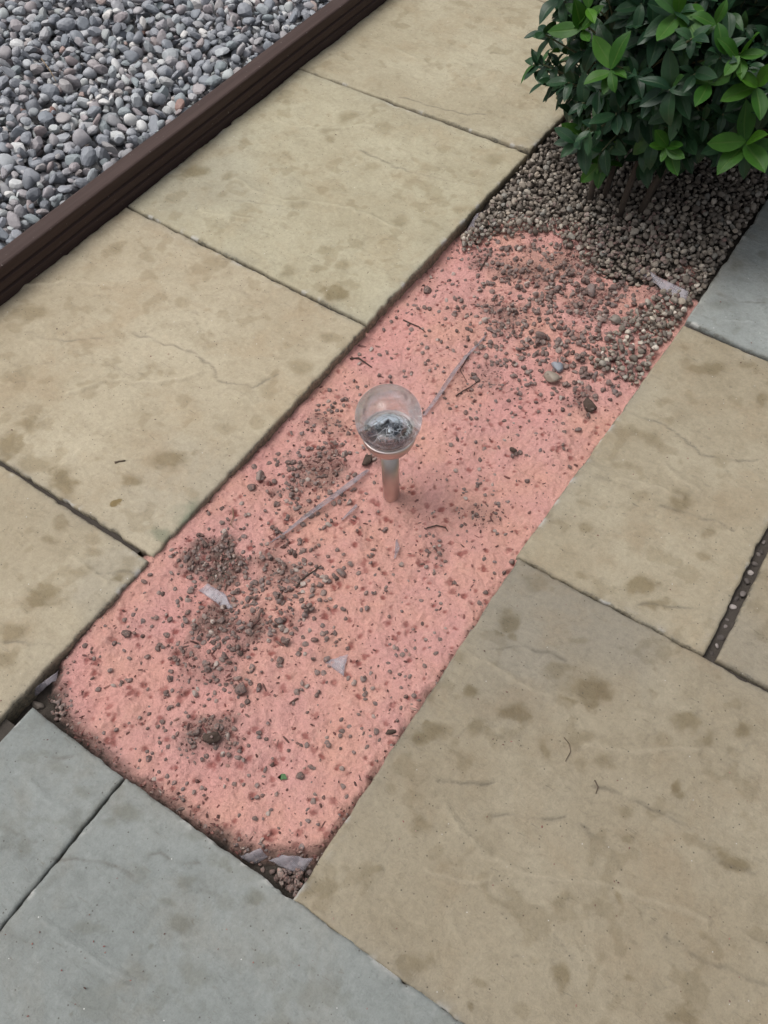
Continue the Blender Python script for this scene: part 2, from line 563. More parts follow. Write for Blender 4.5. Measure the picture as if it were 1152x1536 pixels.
# stains, creases and light-catching ridges (painted pale) of the real slabs, surveyed as (pixel, half sizes, strength)
STAINS = [
    (520, 175, 14, 9, .55), (575, 190, 12, 8, .4), (740, 240, 16, 8, .45), (640, 250, 14, 8, .3), (292, 257, 18, 9, .75), (340, 264, 10, 6, .5),
    (495, 207, 9, 6, .5), (502, 440, 18, 10, .85), (485, 377, 11, 7, .45), (480, 401, 12, 6, .5), (514, 396, 12, 8, .5), (434, 405, 9, 7, .4),
    (445, 306, 15, 7, .4), (367, 212, 7, 5, .5), (337, 292, 9, 5, .4), (600, 330, 12, 8, .4), (560, 250, 10, 6, .35), (655, 300, 14, 8, .4), (690, 315, 12, 7, .4),
    (320, 394, 16, 10, .4), (275, 451, 11, 8, .35), (170, 375, 13, 9, .45), (50, 468, 28, 10, .55), (12, 668, 17, 20, .95), (42, 637, 15, 9, .7),
    (95, 726, 19, 20, .9), (45, 698, 22, 11, .55), (200, 720, 16, 9, .75), (255, 690, 28, 12, .75), (450, 548, 20, 12, .5), (400, 590, 14, 9, .35),
    (340, 640, 16, 9, .3), (30, 560, 16, 9, .3), (490, 505, 14, 8, .45), (130, 590, 14, 8, .25),
    (65, 893, 23, 16, .85), (92, 788, 10, 11, .6), (130, 857, 15, 8, .6), (75, 812, 10, 8, .5), (20, 945, 24, 14, .7), (5, 990, 22, 14, .6), (176, 867, 9, 6, .9),
    (190, 858, 18, 9, .5), (55, 905, 30, 10, .4), (140, 830, 12, 6, .4),
    (1067, 553, 26, 12, .6), (1118, 547, 12, 8, .45), (1142, 600, 10, 12, .6), (975, 655, 15, 12, .45), (960, 745, 12, 9, .35), (1080, 690, 12, 8, .3),
    (880, 790, 11, 9, .5), (960, 878, 18, 16, .75), (985, 905, 20, 7, .6), (1055, 830, 10, 7, .5), (870, 865, 12, 8, .4), (1020, 752, 20, 16, .6), (1065, 800, 10, 7, .4),
    (763, 931, 15, 18, .9), (772, 955, 10, 7, .6), (884, 1036, 34, 20, 1.0), (840, 1008, 20, 12, .5), (709, 1041, 14, 12, .85), (771, 1065, 22, 14, .85),
    (717, 1093, 15, 12, .6), (648, 1097, 28, 13, .75), (627, 1114, 11, 13, .9), (694, 1144, 14, 15, .45), (817, 1124, 12, 16, .6), (873, 1106, 15, 11, .45),
    (904, 1140, 17, 13, .5), (1028, 1083, 19, 15, .7), (1061, 1108, 13, 10, .55), (1115, 1098, 14, 14, .7), (1017, 1185, 8, 12, .9), (1098, 1292, 28, 11, .95),
    (945, 1262, 13, 10, .5), (933, 1345, 7, 8, 1.0), (627, 1242, 17, 14, .55), (848, 1463, 14, 22, .75), (843, 1350, 14, 12, .45), (627, 1447, 22, 18, .55),
    (724, 1473, 12, 9, .4), (1022, 1525, 20, 14, .65), (932, 1221, 13, 10, .45), (760, 1337, 11, 8, .35), (1053, 1404, 12, 8, .4), (475, 1328, 26, 14, .6),
    (560, 1310, 16, 9, .5), (590, 1185, 10, 9, .3), (710, 1515, 8, 9, .8), (680, 985, 14, 10, .4), (870, 965, 11, 7, .4), (800, 870, 20, 12, .35), (940, 1470, 6, 6, .5),
    (1144, 384, 11, 8, .6), (1102, 400, 10, 6, .4), (1080, 455, 14, 8, .35), (1135, 300, 10, 6, .3),
    (35, 1267, 11, 14, .5), (271, 1388, 19, 14, .65), (252, 1359, 13, 8, .55), (383, 1346, 17, 8, .75), (342, 1302, 7, 6, .6), (292, 1465, 26, 16, .5),
    (110, 1519, 6, 6, .9), (133, 1388, 22, 10, .45), (195, 1223, 24, 11, .7), (330, 1292, 14, 8, .5), (225, 1421, 5, 5, 1.0), (275, 1318, 12, 8, .4), (160, 1235, 14, 8, .5),
    (90, 1150, 20, 9, .4), (130, 1190, 16, 10, .5), (300, 1250, 16, 8, .4), (400, 1440, 16, 10, .35), (60, 1130, 12, 8, .4), (500, 1480, 14, 9, .4),
]
CREASES = [
    [(735, 1225), (772, 1222), (795, 1226), (820, 1226), (850, 1222)], [(893, 1182), (935, 1193), (985, 1216), (1025, 1238), (1060, 1268), (1078, 1290), (1130, 1309)],
    [(870, 1236), (905, 1258), (922, 1280), (928, 1300)], [(735, 973), (785, 970), (825, 978), (850, 990)], [(1000, 1405), (1040, 1435), (1080, 1450), (1150, 1475)],
    [(942, 618), (995, 635), (1026, 658), (1049, 682), (1090, 688), (1140, 690)], [(200, 500), (255, 518), (295, 530), (322, 555), (325, 565)],
    [(80, 1287), (110, 1286), (145, 1288), (175, 1300), (205, 1325)], [(0, 1240), (30, 1256), (52, 1262)], [(75, 1135), (100, 1138), (122, 1136)],
    [(230, 1280), (262, 1292), (295, 1293)], [(0, 962), (45, 965), (90, 972)], [(830, 1400), (850, 1425), (860, 1440)], [(960, 905), (1000, 908), (1050, 912)],
    [(990, 760), (1040, 775), (1070, 780), (1100, 795)], [(660, 1170), (700, 1176), (740, 1174)], [(540, 225), (620, 260), (680, 272)], [(350, 300), (420, 310)],
    [(150, 860), (180, 855), (220, 860)], [(40, 500), (90, 512), (150, 508)], [(180, 230), (215, 238)], [(330, 570), (380, 580), (420, 560)], [(300, 1340), (330, 1345), (350, 1362)],
    [(1080, 440), (1110, 452), (1145, 455)], [(600, 145), (690, 170), (740, 172)],
]
WORN = [
    [(665, 1210), (695, 1250), (735, 1287), (775, 1305), (815, 1316), (890, 1328), (950, 1342), (1010, 1362), (1060, 1385)], [(715, 985), (745, 1005), (785, 1030), (825, 1048)],
    [(640, 1310), (690, 1325), (740, 1322)], [(355, 268), (385, 288), (425, 302), (490, 306), (540, 318), (600, 345)], [(412, 178), (440, 190), (480, 192), (560, 190)],
    [(300, 318), (340, 325), (380, 328)], [(0, 425), (50, 430), (100, 424), (170, 428)], [(112, 838), (128, 855), (160, 872)], [(40, 1170), (62, 1195), (110, 1220)],
    [(60, 1385), (110, 1420), (150, 1450), (190, 1470)], [(1000, 700), (1020, 720), (1050, 735)], [(560, 60), (640, 95), (700, 100)], [(700, 205), (760, 225), (800, 222)],
    [(930, 720), (980, 730), (1020, 745)], [(100, 590), (160, 570), (230, 575), (300, 560)], [(1090, 480), (1130, 485)], [(880, 1120), (960, 1130), (1050, 1125)],
]


def dist_poly(X, Y, pts):
    d = np.full(X.shape, 1e9)
    for (x0, y0), (x1, y1) in zip(pts[:-1], pts[1:]):
        dx, dy = x1 - x0, y1 - y0
        tt = np.clip(((X - x0) * dx + (Y - y0) * dy) / (dx * dx + dy * dy + 1e-12), 0, 1)
        d = np.minimum(d, np.hypot(X - x0 - tt * dx, Y - y0 - tt * dy))
    return d


def ground_lines(lines):
    return [[tuple(at(*p)[:2]) for p in L] for L in lines]


def rot_px(px, py, rx, ry):
    """ground centre and half sizes of a stain"""
    c = at(px, py)
    ex, ey = at(px + rx, py) - c, at(px, py + ry) - c
    return c, ex, ey


STAIN_G = [rot_px(*s[:4]) + (s[4],) for s in STAINS]
CREASE_G, RIDGE_LIGHT_G = ground_lines(CREASES), ground_lines(WORN)
RUST_G = at(172, 754)
slab_count = 0


def paving_slab(corners, mat, seed, res=0.0034, z=0.0, label=None, tilt=(0, 0), grey=None, moss=None, tone=1.0, olive=0.0):
    """corners BL, BR, TR, TL (x, y); a riven slab with uneven edges, 42 mm thick"""
    P = [np.array(c[:2], dtype=float) for c in corners]
    _cc = sum(P) / 4
    P = [p + np.sign(p - _cc) * 0.0012 for p in P]
    L = max(np.linalg.norm(P[1] - P[0]), np.linalg.norm(P[2] - P[3]))
    H = max(np.linalg.norm(P[3] - P[0]), np.linalg.norm(P[2] - P[1]))
    nu, nv = int(L / res) + 2, int(H / res) + 2
    u, v = np.meshgrid(np.linspace(0, 1, nu), np.linspace(0, 1, nv))
    X = (1 - u) * (1 - v) * P[0][0] + u * (1 - v) * P[1][0] + u * v * P[2][0] + (1 - u) * v * P[3][0]
    Y = (1 - u) * (1 - v) * P[0][1] + u * (1 - v) * P[1][1] + u * v * P[2][1] + (1 - u) * v * P[3][1]
    # chipped, slightly wavy edges
    e0 = np.minimum(np.minimum(u * L, (1 - u) * L), np.minimum(v * H, (1 - v) * H))
    k = np.exp(-e0 / 0.012)
    cx, cy = X.mean(), Y.mean()
    wob = (fbm(X * 45, Y * 45, seed + 50, 4, 0.6) - 0.5) * 0.0055
    chip = sstep(0.66, 0.8, fbm(X * 28, Y * 28, seed + 60, 3)) * 0.003
    rr = np.hypot(X - cx, Y - cy) + 1e-9
    X = X - (X - cx) / rr * k * (wob + chip)
    Y = Y - (Y - cy) / rr * k * (wob + chip)
    # riven relief
    n1 = fbm(X * 5 + seed, Y * 9, seed, 4)
    n2 = fbm(X * 16, Y * 26, seed + 9, 4)
    terr = n1 * 7
    terr = np.floor(terr) + sstep(0.0, 0.16, terr - np.floor(terr))
    Z = (terr - 3.5) * 0.0008 + (n2 - 0.5) * 0.0022 + (fbm(X * 120, Y * 120, seed + 3, 2) - .5) * 0.0005
    crease, ridge_light = np.zeros_like(X), np.zeros_like(X)
    wx = X + (vnoise(X * 60, Y * 60, 5) - .5) * 0.008
    wy = Y + (vnoise(X * 60, Y * 60, 6) - .5) * 0.008
    x0, x1, y0, y1 = X.min() - .03, X.max() + .03, Y.min() - .03, Y.max() + .03
    inside = lambda L_: any(x0 < p[0] < x1 and y0 < p[1] < y1 for p in L_)
    part = 0.35 + 0.65 * sstep(.35, .6, fbm(X * 30, Y * 30, 77, 3))
    for L_ in CREASE_G:
        if inside(L_):
            d = dist_poly(wx, wy, L_)
            crease = np.maximum(crease, np.exp(-(d / 0.0022) ** 2) * part)
            Z = Z - 0.0016 * np.exp(-(d / 0.0035) ** 2) * part
    for L_ in RIDGE_LIGHT_G:
        if inside(L_):
            d = dist_poly(wx, wy, L_)
            ridge_light = np.maximum(ridge_light, np.exp(-(d / 0.004) ** 2))
            Z = Z + 0.0030 * np.exp(-(d / 0.005) ** 2)
    # a fine natural crease where a terrace steps
    fr = n1 * 7 - np.floor(n1 * 7)
    crease = np.maximum(crease, 0.35 * np.exp(-((fr - 0.03) / 0.025) ** 2) * sstep(.48, .62, fbm(X * 14, Y * 14, seed + 31, 3)))
    # rounded arris
    Z = Z - 0.0016 * np.exp(-(e0 / 0.002) ** 2)
    stain, amount = np.zeros_like(X), np.zeros_like(X)
    sx = X + (fbm(X * 40, Y * 40, 15, 3) - .5) * 0.022
    sy = Y + (fbm(X * 40, Y * 40, 16, 3) - .5) * 0.022
    for c, ex, ey, st in STAIN_G:
        if x0 < c.x < x1 and y0 < c.y < y1:
            det = ex.x * ey.y - ex.y * ey.x
            qx, qy = sx - c.x, sy - c.y
            a = (qx * ey.y - qy * ey.x) / det
            b = (qy * ex.x - qx * ex.y) / det
            s = np.exp(-(a * a + b * b) * 0.8)
            stain = np.maximum(stain, s * 0.85)
            amount = np.maximum(amount, np.where(s > 0.08, min(1.0, st * 1.2 + .05), 0) * sstep(0.08, 0.3, s))
    # faint extra blotches everywhere
    f = sstep(.60, .74, fbm(X * 30, Y * 30, seed + 21, 3))
    stain = np.maximum(stain, f * 0.6)
    amount = np.maximum(amount, f * 0.42)
    rust = np.exp(-((X + (sx - X) * 1.2 - RUST_G.x) ** 2 + (Y + (sy - Y) * 1.2 - RUST_G.y) ** 2) / 0.012 ** 2)
    dirt = np.exp(-e0 / 0.0035) * sstep(.35, .65, fbm(X * 25, Y * 25, seed + 5, 3)) * 0.8
    gr = np.zeros_like(X)
    if grey is not None:
        g0 = at(*grey[0])
        gr = sstep(grey[1], grey[1] * 0.25, np.hypot(X - g0.x, Y - g0.y) + (fbm(X * 9, Y * 9, 3, 4) - .5) * 0.2) * grey[2]
    gr = np.maximum(gr, 0.5 * np.exp(-e0 / 0.02) * sstep(.4, .7, fbm(X * 7, Y * 7, seed + 41, 3)))
    lime = np.exp(-e0 / 0.004) * sstep(.60, .68, fbm(X * 55, Y * 55, seed + 81, 3)) * sstep(.45, .6, fbm(X * 6, Y * 6, seed + 82, 2))
    ms = np.zeros_like(X)
    if moss is not None:
        for mx_, my_, mr_, ma_ in moss:
            g0 = at(mx_, my_)
            ms = np.maximum(ms, ma_ * sstep(mr_, mr_ * 0.2, np.hypot(X - g0.x, Y - g0.y) + (fbm(X * 35, Y * 35, 8, 4) - .5) * mr_ * 1.5))
    Z = Z + z + (u - .5) * tilt[0] + (v - .5) * tilt[1]
    verts = np.stack([X, Y, Z], -1).reshape(-1, 3)
    faces = grid_faces(nu, nv)
    # sides
    idx = np.arange(nu * nv).reshape(nv, nu)
    ring = np.concatenate([idx[0, :], idx[1:, -1], idx[-1, -2::-1], idx[-2:0:-1, 0]])
    low = verts[ring].copy()
    mid_ = verts[ring].copy()
    mid_[:, 2] -= 0.010
    out = (mid_[:, :2] - np.array([cx, cy]))
    out /= np.linalg.norm(out, axis=1)[:, None]
    mid_[:, :2] += out * 0.0004
    low[:, 2] = -0.042
    n0 = len(verts)
    m = len(ring)
    a0 = np.arange(m)
    a1 = (a0 + 1) % m
    sides = np.concatenate([np.stack([ring[a1], ring[a0], n0 + a0, n0 + a1], -1), np.stack([n0 + a1, n0 + a0, n0 + m + a0, n0 + m + a1], -1)])
    verts = np.concatenate([verts, mid_, low])
    at_ = {}
    ext = np.concatenate
    for nm, A, side in (('stain', stain, .0), ('stain_amount', amount, .0), ('crease', crease, 0), ('ridge_light', ridge_light, 0), ('dirt', dirt, .8), ('tone', np.full_like(X, tone), tone * .75), ('olive', np.full_like(X, olive), 0), ('grey', gr, 0), ('rust', rust, 0), ('lime', lime, 0), ('moss', ms, 0)):
        at_[nm] = ext([A.ravel(), np.full(2 * m, side)])
    me = mesh_np('paving_slab', verts, ext([faces, sides]), mat, True, at_)
    o = obj('paving_slab', me, patio)
    if label:
        o['label'] = label
    return o


def q(px, py):
    v = at(px, py)
    return (v.x, v.y)


T, G = M['tan'], M['grey']
# left column, from the far end towards the viewer
paving_slab([(XL, 1.603), q(795, 226), (-0.672, 2.195), (XL, 2.195)], T, 11, tone=.95, olive=.5, label='tan riven slab at the far end of the path')
paving_slab([(XL, 2.203), (-0.672, 2.203), (-0.672, 2.80), (XL, 2.80)], T, 12, 0.012)
paving_slab([q(193, 308), q(551, 483), q(790, 231), (XL, 1.597)], T, 13, tilt=(0, 0), grey=((300, 260), 0.22, .55), tone=.98, olive=.7, label='tan riven slab with pale ridge lines')
paving_slab([(XL, 0.400), q(229, 832), q(547, 490), q(189, 311)], T, 14, grey=((300, 740), 0.25, .5), moss=[(285, 775, .035, .75), (240, 800, .02, .6)], tone=.97, label='tan riven slab with an orange brown leaf stain')
paving_slab([(XL, -0.20), (-0.676, -0.20), q(221, 841), (XL, 0.392)], T, 15, grey=((180, 860), 0.12, .5), tone=.87)
# slabs across the near end
paving_slab([(-0.655, -0.48), (-0.4775, -0.48), q(183, 1166), q(48, 1063)], G, 21, tone=.86, label='narrow blue grey slab at the bed corner')
paving_slab([(-0.4715, -0.48), (0.122, -0.48), q(735, 1566), q(189, 1169)], G, 22, tone=.88, label='wide blue grey slab')
paving_slab([(0.130, -0.48), (0.72, -0.48), (0.72, 0.118), (0.130, 0.118)], G, 23, 0.012)
# right side
R1br = (0.405, 0.122)
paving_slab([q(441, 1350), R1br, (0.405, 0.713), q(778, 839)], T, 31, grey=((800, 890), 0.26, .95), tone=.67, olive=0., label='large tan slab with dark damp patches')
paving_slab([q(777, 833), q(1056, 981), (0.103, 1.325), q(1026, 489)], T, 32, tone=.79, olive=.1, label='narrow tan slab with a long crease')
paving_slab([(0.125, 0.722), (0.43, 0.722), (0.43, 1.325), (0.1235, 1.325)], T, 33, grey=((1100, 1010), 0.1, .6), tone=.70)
paving_slab([q(1030, 481), (0.41, 1.336), (0.41, 1.935), (-0.178, 1.935)], G, 34, tone=1.08, label='blue grey slab beside the shrub bed')
paving_slab([(-0.178, 1.943), (0.41, 1.943), (0.41, 2.54), (-0.178, 2.54)], T, 35, 0.012)
paving_slab([(0.413, 0.122), (1.0, 0.122), (1.0, 0.713), (0.413, 0.713)], T, 36, 0.012)

# ------------------------------------------------------------------ planting bed: dark soil, then salmon sand in the near part
BX0, BX1, BY0, BY1 = -0.715, -0.16, 0.085, 2.85


def inside_poly(X, Y, P):
    r = np.zeros(X.shape, bool)
    j = len(P) - 1
    for i in range(len(P)):
        xi, yi = P[i]
        xj, yj = P[j]
        c = ((yi > Y) != (yj > Y)) & (X < (xj - xi) * (Y - yi) / (yj - yi + 1e-12) + xi)
        r ^= c
        j = i
    return r


SANDPX = [(76, 1030), (84, 988), (126, 928), (158, 883), (205, 830), (325, 685), (445, 565), (540, 470), (605, 394), (668, 348), (712, 316),
          (800, 306), (870, 320), (905, 348), (950, 366), (1005, 370), (1060, 395), (1065, 470), (800, 842), (640, 1080), (505, 1275), (470, 1290), (395, 1288),
          (340, 1268), (290, 1238), (185, 1172), (130, 1120), (100, 1085)]
SAND_POLY = [tuple(at(px, py, -0.014)[:2]) for px, py in SANDPX]
SAND_LOOP = SAND_POLY + SAND_POLY[:1]
WELL = [tuple(at(x_, y_, -.02)[:2]) for x_, y_ in ((700, 360), (550, 495), (400, 650))]


def soil_h(X, Y):
    return -0.036 + (fbm(X * 14, Y * 14, 90, 4) - .5) * 0.012 + (fbm(X * 70, Y * 70, 91, 3) - .5) * 0.006 + 0.017 * sstep(1.25, 1.45, Y)


spots = []
for _ in range(900):
    y_ = rng.uniform(0.12, 1.45)
    x_ = rng.uniform(-0.68, -0.19)
    spots.append((x_, y_, rng.uniform(0.0018, 0.0048) * (1.2 if y_ < .75 else 0.9), rng.uniform(.6, 1.0) * (1.0 if (y_ < .75 or x_ > -.42) else .75)))
# dirty zones of the sand: (pixel, radius in metres, strength)
SOILED = [(335, 850, .050, 1.0), (300, 850, .03, .8), (420, 870, .06, .6), (345, 935, .055, .8), (440, 930, .05, .5), (310, 1000, .05, .45), (320, 1105, .03, .7), (280, 1110, .035, .6),
          (480, 690, .05, .6), (500, 630, .04, .5), (445, 730, .045, .6), (790, 410, .06, .55), (760, 480, .05, .55), (860, 400, .06, .5), (880, 460, .07, .45), (980, 400, .06, .8),
          (870, 600, .03, .7), (720, 770, .03, .35), (640, 830, .03, .3), (560, 690, .02, .5), (720, 390, .03, .5), (740, 570, .05, .3)]


def sand_fields(X, Y):
    d = dist_poly(X, Y, SAND_LOOP)
    ins = inside_poly(X, Y, SAND_POLY)
    sd_ = np.where(ins, d, -d) + (fbm(X * 60, Y * 60, 70, 4) - .5) * 0.016
    w = dist_poly(X, Y, WELL)
    top = -0.012 - 0.012 * np.exp(-(w / 0.06) ** 2) - 0.006 * sstep(0.9, 1.4, Y) + (fbm(X * 9, Y * 9, 71, 3) - .5) * 0.018
    top = top + (fbm(X * 45, Y * 45, 72, 4) - .5) * 0.0075 + (fbm(X * 150, Y * 150, 73, 2) - .5) * 0.0042
    e = sstep(-0.022, 0.026, sd_)
    Z = -0.042 * (1 - e) + top * e
    spot = np.zeros_like(X)
    for x_, y_, r_, a_ in spots:
        m = (np.abs(X - x_) < r_ * 3) & (np.abs(Y - y_) < r_ * 3)
        if m.any():
            xx, yy = X[m], Y[m]
            dd = np.hypot(xx - x_, yy - y_) / r_ * (1 + 1.1 * (vnoise(xx * 260, yy * 260, 4) - .5))
            spot[m] = np.maximum(spot[m], a_ * sstep(1.35, 0.25, dd) * (0.7 + 0.3 * sstep(.1, .7, dd)))
            Z[m] -= 0.0022 * a_ * np.exp(-dd ** 2 * 1.6)
            Z[m] += 0.0009 * a_ * np.exp(-((dd - 1.3) / .35) ** 2)
    so = np.zeros_like(X)
    for px, py, r_, a_ in SOILED:
        c = at(px, py, -0.014)
        dd = np.hypot(X - c.x, Y - c.y) + (fbm(X * 30, Y * 30, 33, 4) - .5) * r_ * 2.4
        so = np.maximum(so, a_ * sstep(r_ * 1.35, r_ * .1, dd))
    Z = Z + so * ((fbm(X * 110, Y * 110, 74, 3) - .45) * 0.006)
    earth = sstep(0.010, -0.006, sd_ + (fbm(X * 90, Y * 90, 75, 3) - .5) * 0.016)
    so = np.maximum(so, sstep(0.03, 0.004, sd_) * 0.75)
    pk = sstep(.5, .7, fbm(X * 6 + 3, Y * 6, 76, 3))
    return Z, spot, so, earth, pk


# heightfield that everything dropped into the bed comes to rest on
HR = 0.002
hx = np.arange(BX0, BX1 + HR, HR)
hy = np.arange(BY0, BY1 + HR, HR)
HX, HY = np.meshgrid(hx, hy)
SOIL = soil_h(HX, HY)
SZ, SPOT, SOI, EAR, PK = sand_fields(HX, HY)
nx_s = len(hx)
ny_s = int((1.66 - BY0) / HR)
planting_bed = structure(obj('planting_bed', mesh_np('planting_bed', np.stack([HX[::4, ::4], HY[::4, ::4], SOIL[::4, ::4]], -1).reshape(-1, 3),
                                                     grid_faces(HX[::4, ::4].shape[1], HX[::4, ::4].shape[0]), M['soil'])))
sl = (slice(0, ny_s), slice(0, nx_s))
sand_bed = structure(obj('sand_bed', mesh_np('sand_bed', np.stack([HX[sl], HY[sl], SZ[sl]], -1).reshape(-1, 3), grid_faces(nx_s, ny_s), M['sand'], True,
                                             {'spot': SPOT[sl].ravel(), 'soiled': SOI[sl].ravel(), 'earth': EAR[sl].ravel(), 'pinker': PK[sl].ravel()})))


# ------------------------------------------------------------------ stones
def pebble_mesh(name, mat, seed, sub=2, rough=0.16, ncut=5):
    r = random.Random(seed)
    bm = bmesh.new()
    bmesh.ops.create_icosphere(bm, subdivisions=sub, radius=1.0)
    dirs = [Vector((r.gauss(0, 1), r.gauss(0, 1), r.gauss(0, 1))).normalized() for _ in range(7)]
    amp = [r.uniform(-rough, rough * 0.7) for _ in dirs]
    flat = [Vector((r.gauss(0, 1), r.gauss(0, 1), r.gauss(0, .8))).normalized() for _ in range(ncut)]
    cut = [r.uniform(.50 if ncut > 6 else .56, .86) for _ in flat]
    for v in bm.verts:
        n = v.co.normalized()
        s = 1.0
        for d, a in zip(dirs, amp):
            s += a * max(0.0, n.dot(d)) ** 2
        p = n * s
        for d, c in zip(flat, cut):
            e = p.dot(d) - c
            if e > 0:
                p -= d * e * 0.92
        v.co = p
    return bm_mesh(name, bm, mat)


def make_variants(name, mat, n, sub=2, rough=0.16, ncut=6, flat_half=True):
    ms = [pebble_mesh(name, mat, 100 * n + i, sub, rough, ncut) for i in range(n)]
    for k in range(n):
        if sub < 3 and (k % 4 != 1 or name == 'stone'):
            ms[k].polygons.foreach_set('use_smooth', np.zeros(len(ms[k].polygons), bool))
    data = []
    for m in ms:
        v = np.empty(len(m.vertices) * 3, np.float32)
        m.vertices.foreach_get('co', v)
        f = np.array([p.vertices[:] for p in m.polygons], np.int32)
        data.append((v.reshape(-1, 3), f))
    return ms, data


def quadric(a, b, c, R):
    Rn = np.array(R.to_matrix())
    return Rn @ np.diag([1 / a ** 2, 1 / b ** 2, 1 / c ** 2]) @ Rn.T


def drop(H, x, y, x0, y0, res, Mq, rad, sink):
    """height at which an ellipsoid rests on the height field, and the cells it covers"""
    k = int(rad / res) + 1
    ci, cj = int(round((x - x0) / res)), int(round((y - y0) / res))
    i0, i1, j0, j1 = ci - k, ci + k + 1, cj - k, cj + k + 1
    if i0 < 0 or j0 < 0 or i1 > H.shape[1] or j1 > H.shape[0]:
        return None
    dx = (np.arange(i0, i1) * res + x0 - x)[None, :]
    dy = (np.arange(j0, j1) * res + y0 - y)[:, None]
    B = Mq[0, 2] * dx + Mq[1, 2] * dy
    Cq = Mq[0, 0] * dx * dx + 2 * Mq[0, 1] * dx * dy + Mq[1, 1] * dy * dy - 1
    D = B * B - Mq[2, 2] * Cq
    ok = D > 0
    if not ok.any():
        return None
    sq = np.sqrt(np.where(ok, D, 0))
    lo = (-B - sq) / Mq[2, 2]
    up = (-B + sq) / Mq[2, 2]
    sub = H[j0:j1, i0:i1]
    z = np.max(np.where(ok, sub - lo, -1e9))
    zm = np.mean((sub - lo)[ok])
    z = z * (1 - sink) + zm * sink
    return z, (slice(j0, j1), slice(i0, i1)), ok, up


class Heap:
    def __init__(self, H, x0, y0, res):
        self.H, self.x0, self.y0, self.res = H, x0, y0, res
        self.s = []

    def add(self, pos_fn, size, flat=(.45, .75), tries=4, sink=0.25, tilt=0.35, bury=0.0, limit=None):
        a = size
        b = a * rng.uniform(.62, .95)
        c = a * rng.uniform(*flat)
        best = None
        R = Euler((rng.normal(0, tilt), rng.normal(0, tilt), rng.uniform(0, 6.283)))
        Mq = quadric(a, b, c, R)
        for _ in range(tries):
            p = pos_fn()
            if p is None:
                continue
            r = drop(self.H, p[0], p[1], self.x0, self.y0, self.res, Mq, a, sink)
            if r and (best is None or r[0] < best[0][0]):
                best = (r, p)
        if best is None or (limit is not None and best[0][0] > limit):
            return None
        (z, sl_, ok, up), p = best
        z -= bury * c
        sub = self.H[sl_]
        sub[ok] = np.maximum(sub[ok], (z + up)[ok])
        rec = dict(p=(p[0], p[1], z), s=(a, b, c), R=R, v=int(rng.integers(0, 1000)))
        self.s.append(rec)
        return rec

    def visible_rank(self):
        out = []
        for i, r in enumerate(self.s):
            x, y, z = r['p']
            u_, v_, w_ = project((x, y, z))
            if not (-5 < u_ < 1157 and -5 < v_ < 1541):
                continue
            ci, cj = int(round((x - self.x0) / self.res)), int(round((y - self.y0) / self.res))
            if self.H[cj, ci] > z + r['s'][2] * 1.15:
                continue
            out.append((r['s'][0] * r['s'][1] / w_ ** 2, i))
        out.sort(reverse=True)
        return [i for _, i in out]


def xform(r):
    return Matrix.Translation(r['p']) @ r['R'].to_matrix().to_4x4() @ Matrix.Diagonal((*r['s'], 1))


def emit(recs, singles, meshes, data, parent, single_name, mass_name, mat):
    single = set(singles)
    V, F, n0, SM = [], [], 0, []
    for i, r in enumerate(recs):
        k = r['v'] % len(meshes)
        if i in single:
            o = bpy.data.objects.new(single_name, meshes[k])
            COL.objects.link(o)
            o.parent = parent
            o.matrix_local = xform(r)
        else:
            v, f = data[k]
            Mx = np.array(xform(r))
            V.append(v @ Mx[:3, :3].T + Mx[:3, 3])
            F.append(f + n0)
            SM.append(np.full(len(f), k % 4 == 1 and single_name != 'stone'))
            n0 += len(v)
    if V:
        o = obj(mass_name, mesh_np(mass_name, np.concatenate(V), np.concatenate(F), mat, np.concatenate(SM)), parent)
        o['kind'] = 'stuff'
        return o


# brown gravel round the shrub and in a pocket by the right-hand slabs
BEDPOLY = [(-0.672, 0.12), (-0.197, 0.12), (-0.200, 0.8), (-0.186, 1.33), (-0.180, 1.9), (-0.180, 2.8), (-0.672, 2.8), (-0.665, 1.8), (-0.676, 1.0), (-0.676, 0.5)]
H = np.maximum(SOIL, SZ)
heap = Heap(H, BX0, BY0, HR)
GRAVPX = [(700, 366), (722, 318), (752, 268), (820, 205), (1152, 60), (1152, 300), (1035, 478), (940, 600), (900, 618), (860, 600), (855, 570), (905, 530), (930, 490), (990, 450), (1030, 418),
          (1000, 418), (945, 416), (900, 400), (870, 366), (825, 346), (785, 342), (740, 346)]
GRAV = [tuple(at(px, py, -0.012)[:2]) for px, py in GRAVPX]


def pt_in(P, p):
    r = False
    j = len(P) - 1
    for i in range(len(P)):
        if (P[i][1] > p[1]) != (P[j][1] > p[1]) and p[0] < (P[j][0] - P[i][0]) * (p[1] - P[i][1]) / (P[j][1] - P[i][1] + 1e-12) + P[i][0]:
            r = not r
        j = i
    return r


def bed_edge(y):
    """inner faces of the slabs either side"""
    return -0.666, -0.190 + 0.008 * max(0, min(1, (y - 1.3) / .5))


def grav_pos(y0=1.15, y1=2.5, margin=.006):
    for _ in range(12):
        y = rng.uniform(y0, y1)
        e = bed_edge(y)
        x = rng.uniform(e[0] + margin, e[1] - margin)
        if y > 1.75 or pt_in(GRAV, (x + rng.normal(0, .009), y + rng.normal(0, .013))):
            return x, y
    return None


for i in range(8800):
    a = rng.choice((rng.uniform(.0030, .0048), rng.uniform(.0042, .0068), rng.uniform(.005, .0078))) if rng.random() < .9 else rng.uniform(.0075, .0105)
    heap.add(lambda: grav_pos(), a, (.5, .85), 4, .3, .5, limit=0.002)
gravel_recs = list(heap.s)
print('bed gravel', len(gravel_recs))
bed_meshes, bed_data = make_variants('pebble', M['brown_gravel'], 14, 2, .28, 8)

